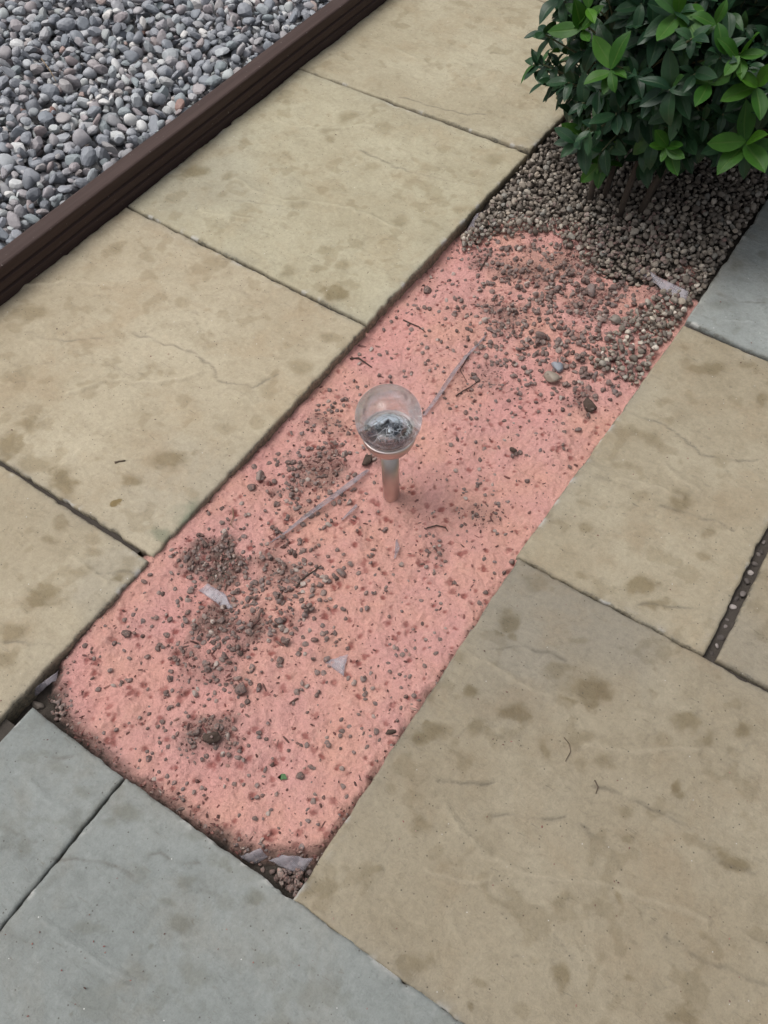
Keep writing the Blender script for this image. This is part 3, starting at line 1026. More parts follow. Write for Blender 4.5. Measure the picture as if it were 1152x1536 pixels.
# stones lying on and sunk into the sand
CLUSTERS = [  # pixel, radius px, count, size mm range
    (800, 400, 62, 130, 4, 8), (720, 388, 26, 14, 4, 7), (765, 478, 48, 70, 4, 8), (730, 515, 35, 22, 4, 8), (880, 420, 62, 110, 4, 9), (970, 392, 60, 100, 4, 8), (820, 530, 55, 55, 4, 8),
    (500, 620, 36, 28, 3, 6), (470, 700, 52, 80, 3, 7), (430, 760, 40, 26, 3, 7), (330, 845, 50, 90, 3, 6), (440, 870, 60, 70, 4, 7.5), (360, 925, 62, 85, 3, 7), (300, 1000, 60, 32, 4, 7),
    (320, 1110, 26, 16, 3, 7), (275, 1075, 50, 24, 3, 6), (650, 828, 26, 10, 3, 6), (720, 760, 26, 12, 3, 6), (420, 960, 60, 36, 4, 7.5), (520, 870, 50, 12, 4, 6), (500, 1100, 70, 22, 3, 6),
    (590, 520, 60, 14, 4, 7), (660, 450, 60, 26, 3, 7), (540, 960, 80, 14, 4, 6), (420, 1180, 70, 16, 3, 6), (640, 560, 60, 16, 3, 6), (240, 940, 50, 18, 3, 6), (560, 780, 60, 12, 3, 6),
    (432, 1316, 20, 60, 3, 6), (88, 1062, 16, 22, 3, 6), (360, 1290, 22, 18, 3, 5), (830, 470, 60, 60, 4, 8), (900, 500, 50, 45, 4, 8),
    (320, 1195, 60, 16, 3, 5), (240, 1150, 50, 10, 3, 5), (720, 660, 70, 14, 3, 6), (870, 545, 55, 70, 4, 8.5), (640, 960, 80, 10, 3, 5), (170, 1010, 60, 8, 3, 6), (760, 600, 50, 20, 3, 6),
]
sand_heap_start = len(heap.s)
for px, py, rad, n_, s0, s1 in CLUSTERS:
    def pf(px=px, py=py, rad=rad):
        for _ in range(8):
            g = at(px + rng.normal(0, rad * .78), py + rng.normal(0, rad * .72), -0.012)
            e = bed_edge(g.y)
            if e[0] + .006 < g.x < e[1] - .004 and g.y > .13:
                return g.x, g.y
        return None
    for _ in range(int(n_ * 1.35)):
        heap.add(pf, rng.uniform(s0, s1) / 1000 * .98, (.42, .7), 1, .8, .4, bury=rng.uniform(.15, .8))
for _ in range(240):
    def pf2():
        y = rng.uniform(.14, 1.4)
        return rng.uniform(-.66, -.2), y
    heap.add(pf2, rng.uniform(.003, .006), (.45, .8), 1, .8, .45, bury=rng.uniform(.1, .6))
sand_recs = heap.s[sand_heap_start:]

# single stones one can point at: pixel, half length px, material, label, stretch
SINGLE = [
    (511, 858, 10, 'sand_stone', 'dark grey stone alone on the sand, down and left of the lamp'),
    (362, 1036, 15, 'sand_stone', 'largest dark bluish stone in the near half of the pink sand'),
    (188, 951, 10, 'sand_stone', 'brown stone nearest the slab joint edge, left part of the sand'),
    (320, 1110, 15, 'clod', 'dark brown soil clod in the dirty patch near the grey slabs'),
    (450, 1163, 9, 'sand_stone', 'grey brown stone beside the small green leaf scrap'),
    (585, 1098, 10, 'clod', 'dark crumbly lump by the edge of the large tan slab'),
    (545, 1019, 8, 'sand_stone', 'right one of two small dark stones side by side below the plastic triangle'),
    (531, 1022, 7, 'sand_stone', 'left one of two small dark stones side by side below the plastic triangle'),
    (389, 714, 11, 'sand_stone', 'brown stone in the small clump by the tan slab edge, upper of two'),
    (377, 729, 9, 'sand_stone', 'brown stone in the small clump by the tan slab edge, lower of two'),
    (770, 678, 7, 'clod', 'small round dark crumb alone on clean sand right of the lamp'),
    (838, 549, 15, 'grey_gravel', 'pale grey oblong stone on top of the stone pair beside the gravel pocket'),
    (826, 565, 17, 'brown_gravel', 'rounded taupe stone under the pale oblong one beside the gravel pocket'),
    (885, 607, 14, 'clod', 'dark brown clod at the tip of the gravel pocket'),
    (924, 480, 13, 'brown_gravel', 'large rounded olive grey stone at the top of the gravel pocket'),
    (887, 437, 13, 'sand_stone', 'large flat brownish stone on sand between shrub and gravel pocket'),
    (920, 431, 10, 'sand_stone', 'egg shaped mauve brown stone beside the white plastic wedge'),
    (809, 506, 12, 'sand_stone', 'flat brown stone lying alone up and right of the plastic strip'),
    (551, 690, 12, 'clod', 'dark brown soil clod just left of the lamp, at the end of the plastic strip'),
    (641, 428, 9, 'sand_stone', 'pointed grey brown stone on sand near the far tan slab edge'),
    (50, 1049, 12, 'brown_gravel', 'pinkish stone wedged in the corner gap beside the grey slab'),
    (590, 513, 0, None, ''),
    (1011, 455, 10, 'brown_gravel', 'pale stone at the foot of the white plastic wedge'),
    (715, 800, 0, None, ''),
]
bigm = {k: make_variants('stone', M[k], 5, 3, 0.30, 9)[0] for k in ('sand_stone', 'clod', 'grey_gravel', 'brown_gravel')}
for m_ in bigm['clod']:
    for v in m_.vertices:
        v.co *= random.uniform(.84, 1.1)
n_ = 0
for px, py, hp, mk, lab in SINGLE:
    if mk is None:
        continue
    g = at(px, py, -0.008)
    size = hp / FPX * project(g)[2]
    rec = heap.add(lambda: (g.x, g.y), size * .95, (.45, .62), 1, .5, .2, bury=.3)
    if rec is None:
        continue
    heap.s.pop()
    o = obj('soil_clod' if mk == 'clod' else 'stone', bigm[mk][n_ % 5])
    o.matrix_world = xform(rec)
    thing(o, lab, 'clod' if mk == 'clod' else 'stone')
    n_ += 1

allrecs = gravel_recs + sand_recs
heap.s = gravel_recs
vis = heap.visible_rank()[:300]
emit(gravel_recs, vis, bed_meshes, bed_data, planting_bed, 'pebble', 'gravel', M['brown_gravel'])
sand_meshes, sand_data = make_variants('stone', M['sand_stone'], 12, 2, 0.28, 8)
heap.s = sand_recs
vis = heap.visible_rank()[:300]
emit(sand_recs, vis, sand_meshes, sand_data, sand_bed, 'stone', 'gravel', M['sand_stone'])

# crumbs: tiny dark bits all over the sand, thicker where it is dirty
cr_heap = Heap(heap.H, BX0, BY0, HR)
cm, cdta = make_variants('crumb', M['crumb'], 8, 1, 0.3)
cr = []
for _ in range(7000):
    for _t in range(6):
        y = rng.uniform(.125, 1.5)
        x = rng.uniform(-.67, -.195)
        j, i = int((y - BY0) / HR), int((x - BX0) / HR)
        if rng.random() < 0.07 + SOI[j, i] + .1 * (SPOT[j, i] > .2) and heap.H[j, i] - SZ[j, i] < .0008 and (EAR[j, i] < .6 or rng.random() < .3):
            break
    else:
        continue
    a = rng.uniform(.0007, .0018) if rng.random() < .8 - .45 * SOI[j, i] else rng.uniform(.0016, .0032)
    z = heap.H[j, i]
    cr.append(dict(p=(x, y, z + a * .15), s=(a * (rng.uniform(1, 2.0) if rng.random() < .9 else rng.uniform(2.5, 4.5)), a * rng.uniform(.6, 1), a * rng.uniform(.5, .9)), R=Euler((rng.normal(0, .25), rng.normal(0, .4), rng.uniform(0, 6.28))), v=int(rng.integers(0, 99))))
o = emit(cr, [], cm, cdta, sand_bed, 'crumb', 'crumbs', M['crumb'])

gt_m, gt_d = make_variants('stone', M['sand_stone'], 6, 1, 0.3)
gt = []
for _ in range(9000):
    y = rng.uniform(.125, 1.5)
    x = rng.uniform(-.67, -.195)
    j, i = int((y - BY0) / HR), int((x - BX0) / HR)
    if rng.random() > SOI[j, i] * .9 + .03 or EAR[j, i] > .5:
        continue
    a = rng.uniform(.0012, .0034)
    gt.append(dict(p=(x, y, heap.H[j, i] - a * .1), s=(a * rng.uniform(1, 1.6), a * rng.uniform(.7, 1), a * rng.uniform(.5, .8)), R=Euler((rng.normal(0, .4), rng.normal(0, .4), rng.uniform(0, 6.28))), v=int(rng.integers(0, 99))))
emit(gt, [], gt_m, gt_d, sand_bed, 'stone', 'grit', M['sand_stone'])

# grit swept over the slabs: a sparse scatter of tiny crumbs
gr_ = []
for _ in range(420):
    px, py = rng.uniform(0, 1152), rng.uniform(0, 1536)
    g = at(px, py, 0)
    if -0.69 < g.x < -0.18 and .1 < g.y < 3 or g.x < -1.24 or g.y > 2.2:
        continue
    a = rng.uniform(.0005, .0013)
    gr_.append(dict(p=(g.x, g.y, 0.0006), s=(a * rng.uniform(1, 2.2), a, a * .6), R=Euler((0, 0, rng.uniform(0, 6.28))), v=int(rng.integers(0, 99))))
o = emit(gr_, [], cm, cdta, patio, 'crumb', 'grit', M['crumb'])

# small stones fallen into the open joint between the two narrow slabs
joint_meshes = make_variants('pebble', M['joint_stone'], 6, 2, 0.25)[0]
p0, p1 = Vector((0.114, 0.722)), Vector((0.1133, 1.325))
for k in range(34):
    tt = (k + rng.uniform(.1, .9)) / 34
    p = p0.lerp(p1, tt)
    a = rng.uniform(.0045, .0085)
    o = bpy.data.objects.new('pebble', joint_meshes[k % 6])
    COL.objects.link(o)
    o.parent = patio
    o.matrix_local = Matrix.Translation((p.x + rng.uniform(-.003, .003), p.y, -0.011 + a * .1 + rng.uniform(-.002, .002))) @ Euler((rng.normal(0, .3), rng.normal(0, .3), rng.uniform(0, 6))).to_matrix().to_4x4() @ Matrix.Diagonal((a, a * rng.uniform(.55, .85), a * .5, 1))

# ------------------------------------------------------------------ grey gravel behind the edging
GX0, GX1, GY0, GY1 = -2.75, -1.306, 0.35, 2.75
gres = 0.003
gx = np.arange(GX0, GX1 + gres, gres)
gy = np.arange(GY0, GY1 + gres, gres)
GXX, GYY = np.meshgrid(gx, gy)
GH = 0.018 + (fbm(GXX * 5, GYY * 5, 44, 3) - .5) * 0.02
gravel_bed = structure(obj('gravel_bed', mesh_np('gravel_bed', np.stack([GXX[::8, ::8], GYY[::8, ::8], GH[::8, ::8]], -1).reshape(-1, 3),
                                                 grid_faces(GXX[::8, ::8].shape[1], GXX[::8, ::8].shape[0]), M['grit_base'])))
gh = Heap(GH.copy(), GX0, GY0, gres)


def gpos():
    for _ in range(20):
        x, y = rng.uniform(GX0 + .02, GX1 - .008), rng.uniform(GY0 + .02, GY1 - .02)
        px, py, w = project((x, y, .05))
        if -160 < px and -190 < py and py < 620:
            return x, y
    return None


for i in range(7000):
    q_ = rng.random()
    a = rng.uniform(.0055, .009) if q_ < .2 else rng.uniform(.009, .0135) if q_ < .5 else (rng.uniform(.013, .0185) if q_ < .86 else rng.uniform(.018, .0235))
    gh.add(gpos, a, (.34, .72), 6, .3, .5, limit=0.062)
print('grey gravel', len(gh.s))
gm_, gd_ = make_variants('pebble', M['grey_gravel'], 18, 2, 0.22, 8)
emit(gh.s, gh.visible_rank()[:300], gm_, gd_, gravel_bed, 'pebble', 'gravel', M['grey_gravel'])

# ------------------------------------------------------------------ grooved edging board
prof = [(0.0, -0.06), (0.0, 0.0), (0.0, 0.016), (-0.0045, 0.0185), (-0.0045, 0.0215), (0.0, 0.024), (0.0, 0.039), (-0.0045, 0.0415), (-0.0045, 0.0445), (0.0, 0.047),
        (0.0, 0.0635), (-0.0012, 0.0667), (-0.0040, 0.0682), (-0.033, 0.0682), (-0.0358, 0.067), (-0.037, 0.064), (-0.037, -0.06)]
ys = np.linspace(-0.9, 3.2, 240)
V = []
for y in ys:
    wv = 0.0018 * math.sin(y * 2.1 + .6) + 0.0006 * math.sin(y * 11)
    for x, z in prof:
        V.append((-1.2715 + x + wv + random.uniform(-.00012, .00012), y, z + 0.0008 * math.sin(y * 3.3) + random.uniform(-.0001, .0001)))
nP = len(prof)
F = [(j * nP + i, j * nP + i + 1, (j + 1) * nP + i + 1, (j + 1) * nP + i) for j in range(len(ys) - 1) for i in range(nP - 1)]
edging = obj('edging_board', mesh_np('edging_board', V, np.array(F)[:, ::-1], M['edging'], False))
thing(edging, 'dark brown grooved edging board between grey gravel and tan slabs', 'edging board')


# ------------------------------------------------------------------ solar lamp
def lathe(name, profile, mat, seg=64, smooth=True):
    bm = bmesh.new()
    rings = []
    for r, z in profile:
        if r < 1e-6:
            rings.append([bm.verts.new((0, 0, z))])
        else:
            rings.append([bm.verts.new((r * math.cos(2 * math.pi * k / seg), r * math.sin(2 * math.pi * k / seg), z)) for k in range(seg)])
    for a, b in zip(rings[:-1], rings[1:]):
        for k in range(seg):
            k2 = (k + 1) % seg
            vs_ = []
            for v in ((a[k % len(a)], a[k2 % len(a)], b[k2 % len(b)], b[k % len(b)])):
                if v not in vs_:
                    vs_.append(v)
            if len(vs_) > 2:
                bm.faces.new(vs_)
    return bm_mesh(name, bm, mat, smooth)


LB = at(587, 742, -0.012)
lamp = bpy.data.objects.new('solar_lamp', None)
COL.objects.link(lamp)
lamp.location = LB
lamp.rotation_euler = (math.radians(0.8), math.radians(-2.2), math.radians(25))
thing(lamp, 'solar garden lamp with clear crackle glass globe on a short steel stem', 'garden lamp')
GZ = 0.200
obj('stem', lathe('stem', [(0, -0.05), (0.0134, -0.05), (0.0136, 0.0), (0.0138, 0.136), (0, 0.136)], M['steel'], 48), lamp)
obj('collar', lathe('collar', [(0.0, 0.124), (0.0150, 0.124), (0.0165, 0.1265), (0.027, 0.135), (0.0350, 0.1445), (0.0388, 0.1530), (0.0402, 0.1600), (0.0402, 0.1655), (0.0390, 0.1668),
                                (0.0365, 0.1655), (0.0345, 0.1620), (0.0, 0.1600)], M['steel']), lamp)
R0, R1 = 0.0490, 0.0450
pr_ = []
a0 = math.radians(-50)
for k in range(33):
    a = a0 + (math.pi / 2 - a0) * k / 32
    pr_.append((max(0, R0 * math.cos(a)) if k < 32 else 0, R0 * math.sin(a)))
for k in range(33):
    a = math.pi / 2 - (math.pi / 2 - a0) * k / 32
    pr_.append((max(0, R1 * math.cos(a)) if k > 0 else 0, R1 * math.sin(a)))
pr_.append(pr_[0])
globe = obj('globe', lathe('globe', pr_, M['glass'], 96), lamp, (0, 0, GZ))
panel = obj('solar_panel', lathe('solar_panel', [(0, 0.0025), (0.012, 0.002), (0.024, -0.001), (0.032, -0.005), (0.0350, -0.0075), (0.0345, -0.010), (0, -0.010)], M['solar'], 64), lamp, (0, 0, GZ - 0.0215))
obj('rim', lathe('rim', [(0.0380, 0.0), (0.0408, 0.0006), (0.0416, 0.0020), (0.0408, 0.0034), (0.0380, 0.0036), (0.0380, 0.0)], M['steel'], 96), lamp, (0, 0, GZ - 0.0350))


# ------------------------------------------------------------------ plastic sheet edges sticking out of the sand
def sheet(name, pts, thick=0.0012, lift=None, sub=1):
    """a thin solid piece of sheet from an outline of (x, y, z)"""
    bm = bmesh.new()
    vs_ = [bm.verts.new(p) for p in pts]
    f = bm.faces.new(vs_)
    bmesh.ops.triangulate(bm, faces=[f])
    bmesh.ops.subdivide_edges(bm, edges=bm.edges[:], cuts=5, use_grid_fill=True)
    ph = random.uniform(0, 6)
    cen = sum((v.co for v in bm.verts), Vector()) / len(bm.verts)
    edge = {v for e in bm.edges if e.is_boundary for v in e.verts}
    for v in bm.verts:
        d_ = v.co - cen
        v.co.z += 0.0014 * math.sin(d_.x * 190 + ph) * math.cos(d_.y * 150 - ph) + 0.0012 * math.sin(d_.x * 420 - d_.y * 380 + ph)
        if v in edge:
            v.co.x += random.uniform(-.0009, .0009)
            v.co.y += random.uniform(-.0009, .0009)
    geom = bmesh.ops.solidify(bm, geom=bm.faces[:], thickness=thick)
    return obj(name, bm_mesh(name, bm, M['plastic'], True))


def hz(x, y):
    j, i = int((y - BY0) / HR), int((x - BX0) / HR)
    return float(np.maximum(SOIL, SZ)[max(0, min(j, len(hy) - 1)), max(0, min(i, len(hx) - 1))])


def ribbon(name, px_pts, heights, lean, thick=0.0016):
    """an upstanding curved edge of a buried sheet, one strip along ground pixels"""
    bm = bmesh.new()
    rows = []
    n = len(px_pts)
    P = [at(x, y, -0.012) for x, y in px_pts]
    for k in range(n):
        d = (P[min(k + 1, n - 1)] - P[max(k - 1, 0)]).normalized()
        s = Vector((-d.y, d.x, 0))
        h = heights[k]
        z = hz(P[k].x, P[k].y)
        base = Vector((P[k].x, P[k].y, z - 0.006))
        rows.append([bm.verts.new(base), bm.verts.new(base + Vector((0, 0, .006 + h * .5)) + s * lean * h * .35), bm.verts.new(base + Vector((0, 0, .006 + h)) + s * lean * h)])
    for a, b in zip(rows[:-1], rows[1:]):
        for i in range(2):
            bm.faces.new((a[i], a[i + 1], b[i + 1], b[i]))
    bmesh.ops.solidify(bm, geom=bm.faces[:], thickness=thick)
    return obj(name, bm_mesh(name, bm, M['plastic'], True))


thing(ribbon('plastic_strip', [(404, 812), (425, 794), (450, 772), (478, 752), (505, 732), (528, 715), (548, 702)], [.002, .008, .012, .015, .016, .015, .009], -1.3),
      'long clear plastic strip standing in the sand, below left of the lamp', 'plastic strip')
thing(ribbon('plastic_strip', [(630, 625), (645, 604), (660, 582), (675, 560), (692, 538), (710, 518), (728, 501)], [.009, .011, .011, .011, .010, .008, .003], -1.2),
      'long clear plastic strip standing in the sand, above right of the lamp', 'plastic strip')
thing(ribbon('plastic_strip', [(511, 780), (519, 769), (528, 759), (532, 754)], [.003, .009, .009, .004], -1.2), 'short plastic sliver close below the long strip and left of the lamp stem', 'plastic strip')
thing(ribbon('plastic_strip', [(590, 838), (591, 824), (593, 808)], [.003, .009, .003], -1.0), 'tiny upright plastic sliver on the sand directly below the lamp', 'plastic strip')


def ps(px, py, dz):
    g = at(px, py, -0.012)
    z = hz(g.x, g.y) + dz
    g = at(px, py, z)
    return (g.x, g.y, z)


SHEETS = [
    ([(486, 993, -.001), (522, 982, .006), (516, 1014, .000)], 'lilac plastic triangle lying on clean sand between lamp and near slabs'),
    ([(298, 886, .003), (312, 876, .007), (338, 892, .005), (352, 918, -.001), (330, 908, .000)], 'crumpled plastic scrap in the dirtiest patch of sand'),
    ([(403, 1291, .014), (424, 1282, .018), (470, 1288, .016), (452, 1311, .008)], 'pale plastic flap over the dark hole at the near corner'),
    ([(950, 402, .010), (977, 409, .014), (1033, 438, .022), (1027, 455, .012), (1003, 441, .006)], 'white lilac plastic wedge beside the grey slab and gravel'),
    ([(695, 356, .008), (713, 322, .014), (724, 318, .016), (722, 332, .006), (706, 351, .003)], 'dark bluish plastic flap against the far tan slab edge'),
    ([(38, 1046, .012), (62, 1024, .022), (88, 1006, .022), (83, 1020, .010), (56, 1042, .006)], 'grey plastic flap in the gap at the corner by the narrow grey slab'),
    ([(360, 1284, .006), (390, 1272, .010), (402, 1284, .008), (380, 1296, .003)], 'crumpled reddish plastic scrap beside the pale flap at the near corner'),
]
for pts, lab in SHEETS:
    thing(sheet('plastic_sheet', [ps(*p) for p in pts]), lab, 'plastic sheet')


# ------------------------------------------------------------------ twigs and scraps
def tube(bm, pts, rads, seg=6):
    rings = []
    n = len(pts)
    for k in range(n):
        d = (pts[min(k + 1, n - 1)] - pts[max(k - 1, 0)]).normalized()
        a = d.orthogonal().normalized()
        if k:
            a = (rings_a - d * rings_a.dot(d)).normalized()
        rings_a = a
        b = d.cross(a)
        rings.append([bm.verts.new(pts[k] + (a * math.cos(2 * math.pi * i / seg) + b * math.sin(2 * math.pi * i / seg)) * rads[k]) for i in range(seg)])
    for r0, r1 in zip(rings[:-1], rings[1:]):
        for i in range(seg):
            bm.faces.new((r0[i], r0[(i + 1) % seg], r1[(i + 1) % seg], r1[i]))
    bm.faces.new(rings[0][::-1])
    bm.faces.new(rings[-1])


TWIGS = [
    ([(444, 881), (452, 870), (462, 862), (472, 856), (482, 848)], 1.7, 'twig', 'thin black twig bent over stones left of the dark single stone', True),
    ([(605, 480), (618, 486), (628, 490), (638, 498)], 1.4, 'twig', 'forked looking brown twig on sand near the tan slab joint', True),
    ([(525, 538), (538, 537), (548, 544), (558, 551)], 1.8, 'twig', 'dark brown curled twig between slab edge and globe', True),
    ([(684, 594), (695, 586), (706, 580), (716, 573)], 1.5, 'twig', 'straight brown twig right of the far plastic strip', True),
    ([(349, 762), (350, 775), (346, 785), (350, 792)], 0.9, 'dry_straw', 'thin curled rootlet near the tan slab edge', True),
    ([(640, 792), (655, 788), (668, 791), (672, 797)], 1.2, 'twig', 'small arched twig below right of the lamp', True),
    ([(720, 405), (728, 392), (735, 378)], 1.4, 'twig', 'dark twig pointing at the bluish plastic flap', True),
    ([(846, 1106), (854, 1116), (856, 1127), (848, 1142)], 0.75, 'twig', 'thin hooked brown fibre on the large tan slab', False),
    ([(892, 1170), (897, 1180), (894, 1190)], 1.0, 'twig', 'short curved brown scrap at the end of the long crease', False),
    ([(172, 694), (179, 692), (188, 691)], 2.2, 'twig', 'short black twig lying on the tan slab near the orange brown stain', False),
    ([(62, 88), (74, 104), (84, 122)], 1.6, 'dry_straw', 'pale straw stalk lying on the grey gravel', 'gravel'),
    ([(752, 300), (738, 312), (728, 330)], 1.2, 'dry_straw', 'pale dry grass blade at the bed edge by the far tan slab', True),
    ([(705, 530), (690, 555), (700, 572)], 0.9, 'twig', 'fine rootlet crossing the far plastic strip', True),
    ([(640, 540), (660, 530), (672, 535)], 0.0, 'twig', '', True),
]
for pts, rad, mk, lab, onsand in TWIGS:
    if not lab:
        continue
    P = []
    for px, py in pts:
        if onsand == 'gravel':
            g = at(px, py, .07)
        elif onsand:
            g = Vector(ps(px, py, .0025))
        else:
            g = at(px, py, .0015)
        P.append(g)
    bm = bmesh.new()
    r_ = rad * 0.001
    tube(bm, P, [r_ * (1 - .5 * k / len(P)) * random.uniform(.8, 1.1) for k in range(len(P))])
    o = obj('twig' if mk == 'twig' else 'dry_stalk', bm_mesh('twig', bm, (M['twig'] if onsand else M['fibre']) if mk == 'twig' else M['dry_leaf']))
    thing(o, lab, 'twig' if mk == 'twig' else 'dry stalk')
g = ps(424, 1166, .003)
bm = bmesh.new()
vv = [bm.verts.new((g[0] + a, g[1] + b, g[2] + c)) for a, b, c in ((-.006, -.004, 0), (0, -.005, .003), (.007, .001, .002), (.001, .005, .004), (-.004, .003, .001))]
bm.faces.new(vv)
bmesh.ops.solidify(bm, geom=bm.faces[:], thickness=.0005)
thing(obj('leaf_scrap', bm_mesh('leaf_scrap', bm, M['green_bit'])), 'tiny green leaf scrap on the sand near the grey slabs', 'leaf scrap')

# ------------------------------------------------------------------ shrub
SC = Vector((-0.372, 1.79, 0.330))
SR = Vector((0.345, 0.36, 0.31))
SB = at(930, 318, -0.01)
shrub = bpy.data.objects.new('shrub', None)
COL.objects.link(shrub)
shrub.location = (SB.x, SB.y, -0.02)
thing(shrub, 'bushy evergreen shrub with glossy dark leaves and bright green new shoots', 'shrub')
OFF = Vector(shrub.location)


def leaf_mesh(name, mat, seed, w=0.40, fold=0.25, droop=0.25, nu=7):
    r = random.Random(seed)
    V, F, A = [], [], []
    for k in range(nu + 1):
        t_ = k / nu
        wid = w * 0.5 * (math.sin(math.pi * min(1, t_ ** 1.0)) ** 0.65) * (1 - 0.12 * max(0, t_ - .55) / .45)
        if k in (0, nu):
            wid = 0.012 if k == 0 else 0.004
        zc = -droop * t_ * t_ + 0.04 * math.sin(t_ * 5 + seed)
        yb = 0.03 * math.sin(t_ * 3 + seed * 1.7)
        for s in (-1, -.5, 0, .5, 1):
            V.append((t_, yb + s * wid, zc + abs(s) * wid * fold * 2 - 0.18 * wid * s * s + (r.uniform(-.008, .008) if abs(s) == 1 else 0)))
            A.append(abs(s))
    for k in range(nu):
        for i in range(4):
            a = k * 5 + i
            F.append((a, a + 1, a + 6, a + 5))
    return mesh_np(name, V, F, mat, True, {'across': A})


old_l = [leaf_mesh('leaf', M['leaf_old'], i, random.uniform(.40, .52), random.uniform(.15, .35), random.uniform(.1, .4)) for i in range(6)]
yng_l = [leaf_mesh('leaf', M['leaf_young'], 20 + i, random.uniform(.46, .56), random.uniform(.1, .28), random.uniform(.05, .3)) for i in range(4)]


def leaf_np(m):
    v = np.empty(len(m.vertices) * 3, np.float32)
    m.vertices.foreach_get('co', v)
    return v.reshape(-1, 3), np.array([p.vertices[:] for p in m.polygons], np.int32)


old_d, yng_d = [leaf_np(m) for m in old_l], [leaf_np(m) for m in yng_l]
ACROSS = np.array([a.value for a in old_l[0].attributes['across'].data], np.float32)
leaves = []      # (matrix, young, variant)
twigs_bm = bmesh.new()
axis_pts = [Vector((SB.x + dx, SB.y + dy, 0.22)) for dx, dy in ((-.06, .12), (.02, .16), (.08, .2), (-.12, .22), (.12, .3), (0, .32))]


def rosette(tip, dirv, young, n, size):
    dirv = dirv.normalized()
    ref = dirv.orthogonal().normalized()
    ph = random.uniform(0, 6.28)
    for k in range(n):
        ang = ph + k * 2.4
        ring = Matrix.Rotation(ang, 3, dirv) @ ref
        open_ = random.uniform(.55, 1.25) if not young else random.uniform(.7, 1.5)
        back = (k / n) * (0.045 if not young else 0.018)
        d = (dirv * math.cos(open_) + ring * math.sin(open_)).normalized()
        d = (d + Vector((0, 0, random.uniform(-.35, .05) if not young else random.uniform(-.1, .1)))).normalized()
        up = (Vector((0, 0, 1)) * .8 + dirv * .7 + Vector((random.gauss(0, .25), random.gauss(0, .25), 0)))
        y = up.cross(d)
        if y.length < 1e-3:
            continue
        y.normalize()
        z = d.cross(y)
        s = size * random.uniform(.6, 1.15)
        p = tip - dirv * back
        leaves.append((Matrix(((d.x * s, y.x * s, z.x * s, p.x), (d.y * s, y.y * s, z.y * s, p.y), (d.z * s, y.z * s, z.z * s, p.z), (0, 0, 0, 1))), young, random.randrange(60)))


def crown_pt(dirv, k=1.0):
    lump = 1 + 0.16 * math.sin(dirv.x * 7 + 1.3) * math.sin(dirv.y * 6 + dirv.z * 5) + random.uniform(-.07, .07)
    return SC + Vector((dirv.x * SR.x, dirv.y * SR.y, dirv.z * SR.z)) * lump * k


def twig_to(tip):
    a = min(axis_pts, key=lambda q_: (q_ - tip).length + random.uniform(0, .08))
    m = (a + tip) / 2 + Vector((random.uniform(-.03, .03), random.uniform(-.03, .03), -.02))
    if tip.z < .12:
        m.z = max(m.z, tip.z)
    tube(twigs_bm, [a, m, tip], [.0035, .0024, .0014], 5)


N_T = 720
ga = math.pi * (3 - math.sqrt(5))
for k in range(N_T):
    z = 1 - 2 * (k + .5) / N_T
    if z < -0.93:
        continue
    r_ = math.sqrt(max(0, 1 - z * z))
    d = Vector((r_ * math.cos(ga * k), r_ * math.sin(ga * k), z))
    depth = random.choice((1.0, 1.0, .93, .85, .7))
    tip = crown_pt(d, depth)
    if tip.z < 0.05:
        continue
    tx, ty, _w = project(tip)
    if ty > 272 or (tx > 1030 and ty > 232) or (tx < 785 and ty > 55):
        continue
    out = Vector((d.x, d.y, d.z * .6 + .35)).normalized()
    young = random.random() < 0.05 and depth > .9
    rosette(tip, out, young, random.randint(6, 9), random.uniform(.036, .058) if not young else random.uniform(.032, .048))
    twig_to(tip)
# inner leaves that close the view through the crown
for k in range(330):
    d = Vector((random.gauss(0, 1), random.gauss(0, 1), random.gauss(0, 1))).normalized()
    tip = crown_pt(d, random.uniform(.3, .7))
    if tip.z < .1:
        continue
    rosette(tip, Vector((d.x, d.y, .4)), False, 6, random.uniform(.05, .07))


def ray_hit(px, py, scale=1.0):
    d = (_r * (px - 576) + _u * (768 - py) + _f * FPX).normalized()
    o = Vector((0, 0, CAM_H)) - SC
    S = SR * scale
    oo = Vector((o.x / S.x, o.y / S.y, o.z / S.z))
    dd = Vector((d.x / S.x, d.y / S.y, d.z / S.z))
    a, b, c = dd.dot(dd), 2 * oo.dot(dd), oo.dot(oo) - 1
    D = b * b - 4 * a * c
    if D < 0:
        t_ = -b / (2 * a)
    else:
        t_ = (-b - math.sqrt(D)) / (2 * a)
    return Vector((0, 0, CAM_H)) + d * t_


# bright shoots one can point at: pixel, leaves, leaf length
for px, py, n, s in [(915, 105, 6, .058), (900, 245, 5, .060), (1000, 222, 7, .046), (1118, 215, 5, .066), (872, 45, 4, .052), (1063, 125, 3, .045), (1110, 85, 5, .052), (1020, 20, 4, .055),
                     (1135, 130, 4, .055), (1075, 35, 4, .05), (880, 12, 3, .045)]:
    tip = ray_hit(px, py, 1.06)
    d = (tip - SC)
    toward = (Vector((0, 0, CAM_H)) - tip).normalized()
    rosette(tip, d.normalized() * .5 + toward * .6 + Vector((0, 0, .2)), True, n, s)
    twig_to(tip - d.normalized() * .02)
obj('twigs', bm_mesh('twigs', twigs_bm, M['greentwig']), shrub, -OFF)

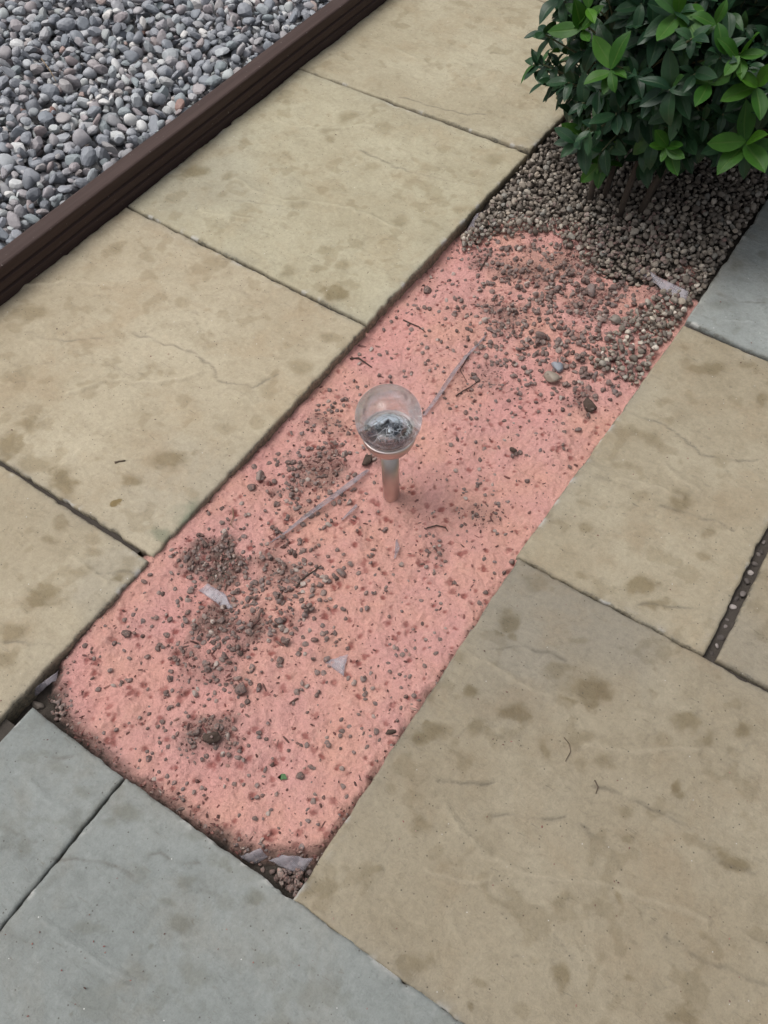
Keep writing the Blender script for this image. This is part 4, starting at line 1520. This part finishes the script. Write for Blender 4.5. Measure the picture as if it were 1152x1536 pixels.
# stems rising from the gravel
for px, py, lean, r_ in ((928, 326, (0.00, .10), .0065), (884, 308, (-.05, .12), .006), (958, 322, (.05, .12), .0065), (968, 300, (.10, .16), .0055), (905, 300, (-.02, .2), .006)):
    b = at(px, py, -0.015)
    bm = bmesh.new()
    P = [Vector((b.x, b.y, -0.03)), Vector((b.x + lean[0] * .15, b.y + lean[1] * .1, .05)), Vector((b.x + lean[0] * .5, b.y + lean[1] * .5, .14)), Vector((b.x + lean[0], b.y + lean[1], .24)),
         Vector((b.x + lean[0] * 1.4, b.y + lean[1] * 1.6, .42))]
    tube(bm, P, [r_ * 1.15, r_, r_ * .9, r_ * .7, r_ * .35], 9)
    obj('stem', bm_mesh('stem', bm, M['bark']), shrub, -OFF)

rank = []
for i, (mx_, yg, vr) in enumerate(leaves):
    c = mx_ @ Vector((.5, 0, 0))
    px, py, w = project(c)
    if 0 < px < 1152 and 0 < py < 400:
        s = mx_.col[0].to_3d().length
        nz = mx_.col[2].to_3d().normalized()
        face = abs(nz.dot((Vector((0, 0, CAM_H)) - c).normalized()))
        rank.append((-(s / w) ** 2 * (.3 + face) * (2.0 if yg else 1) + (w - 1.7) * .0006, i))
rank.sort()
single = {i for _, i in rank[:300]}
V, F, A, MI, n0 = [], [], [], [], 0
for i, (mx_, yg, vr) in enumerate(leaves):
    if i in single:
        me = (yng_l if yg else old_l)[vr % (4 if yg else 6)]
        o = bpy.data.objects.new('leaf', me)
        COL.objects.link(o)
        o.parent = shrub
        o.matrix_local = Matrix.Translation(-OFF) @ mx_
    else:
        v, f = (yng_d if yg else old_d)[vr % (4 if yg else 6)]
        a = np.array(mx_)
        V.append(v @ a[:3, :3].T + a[:3, 3])
        F.append(f + n0)
        A.append(ACROSS)
        MI.append(np.full(len(f), 1 if yg else 0))
        n0 += len(v)
fo = obj('foliage', mesh_np('foliage', np.concatenate(V), np.concatenate(F), [M['leaf_old'], M['leaf_young']], True, {'across': np.concatenate(A)}, np.concatenate(MI)), shrub, -OFF)
fo['kind'] = 'stuff'
print('leaves', len(leaves))
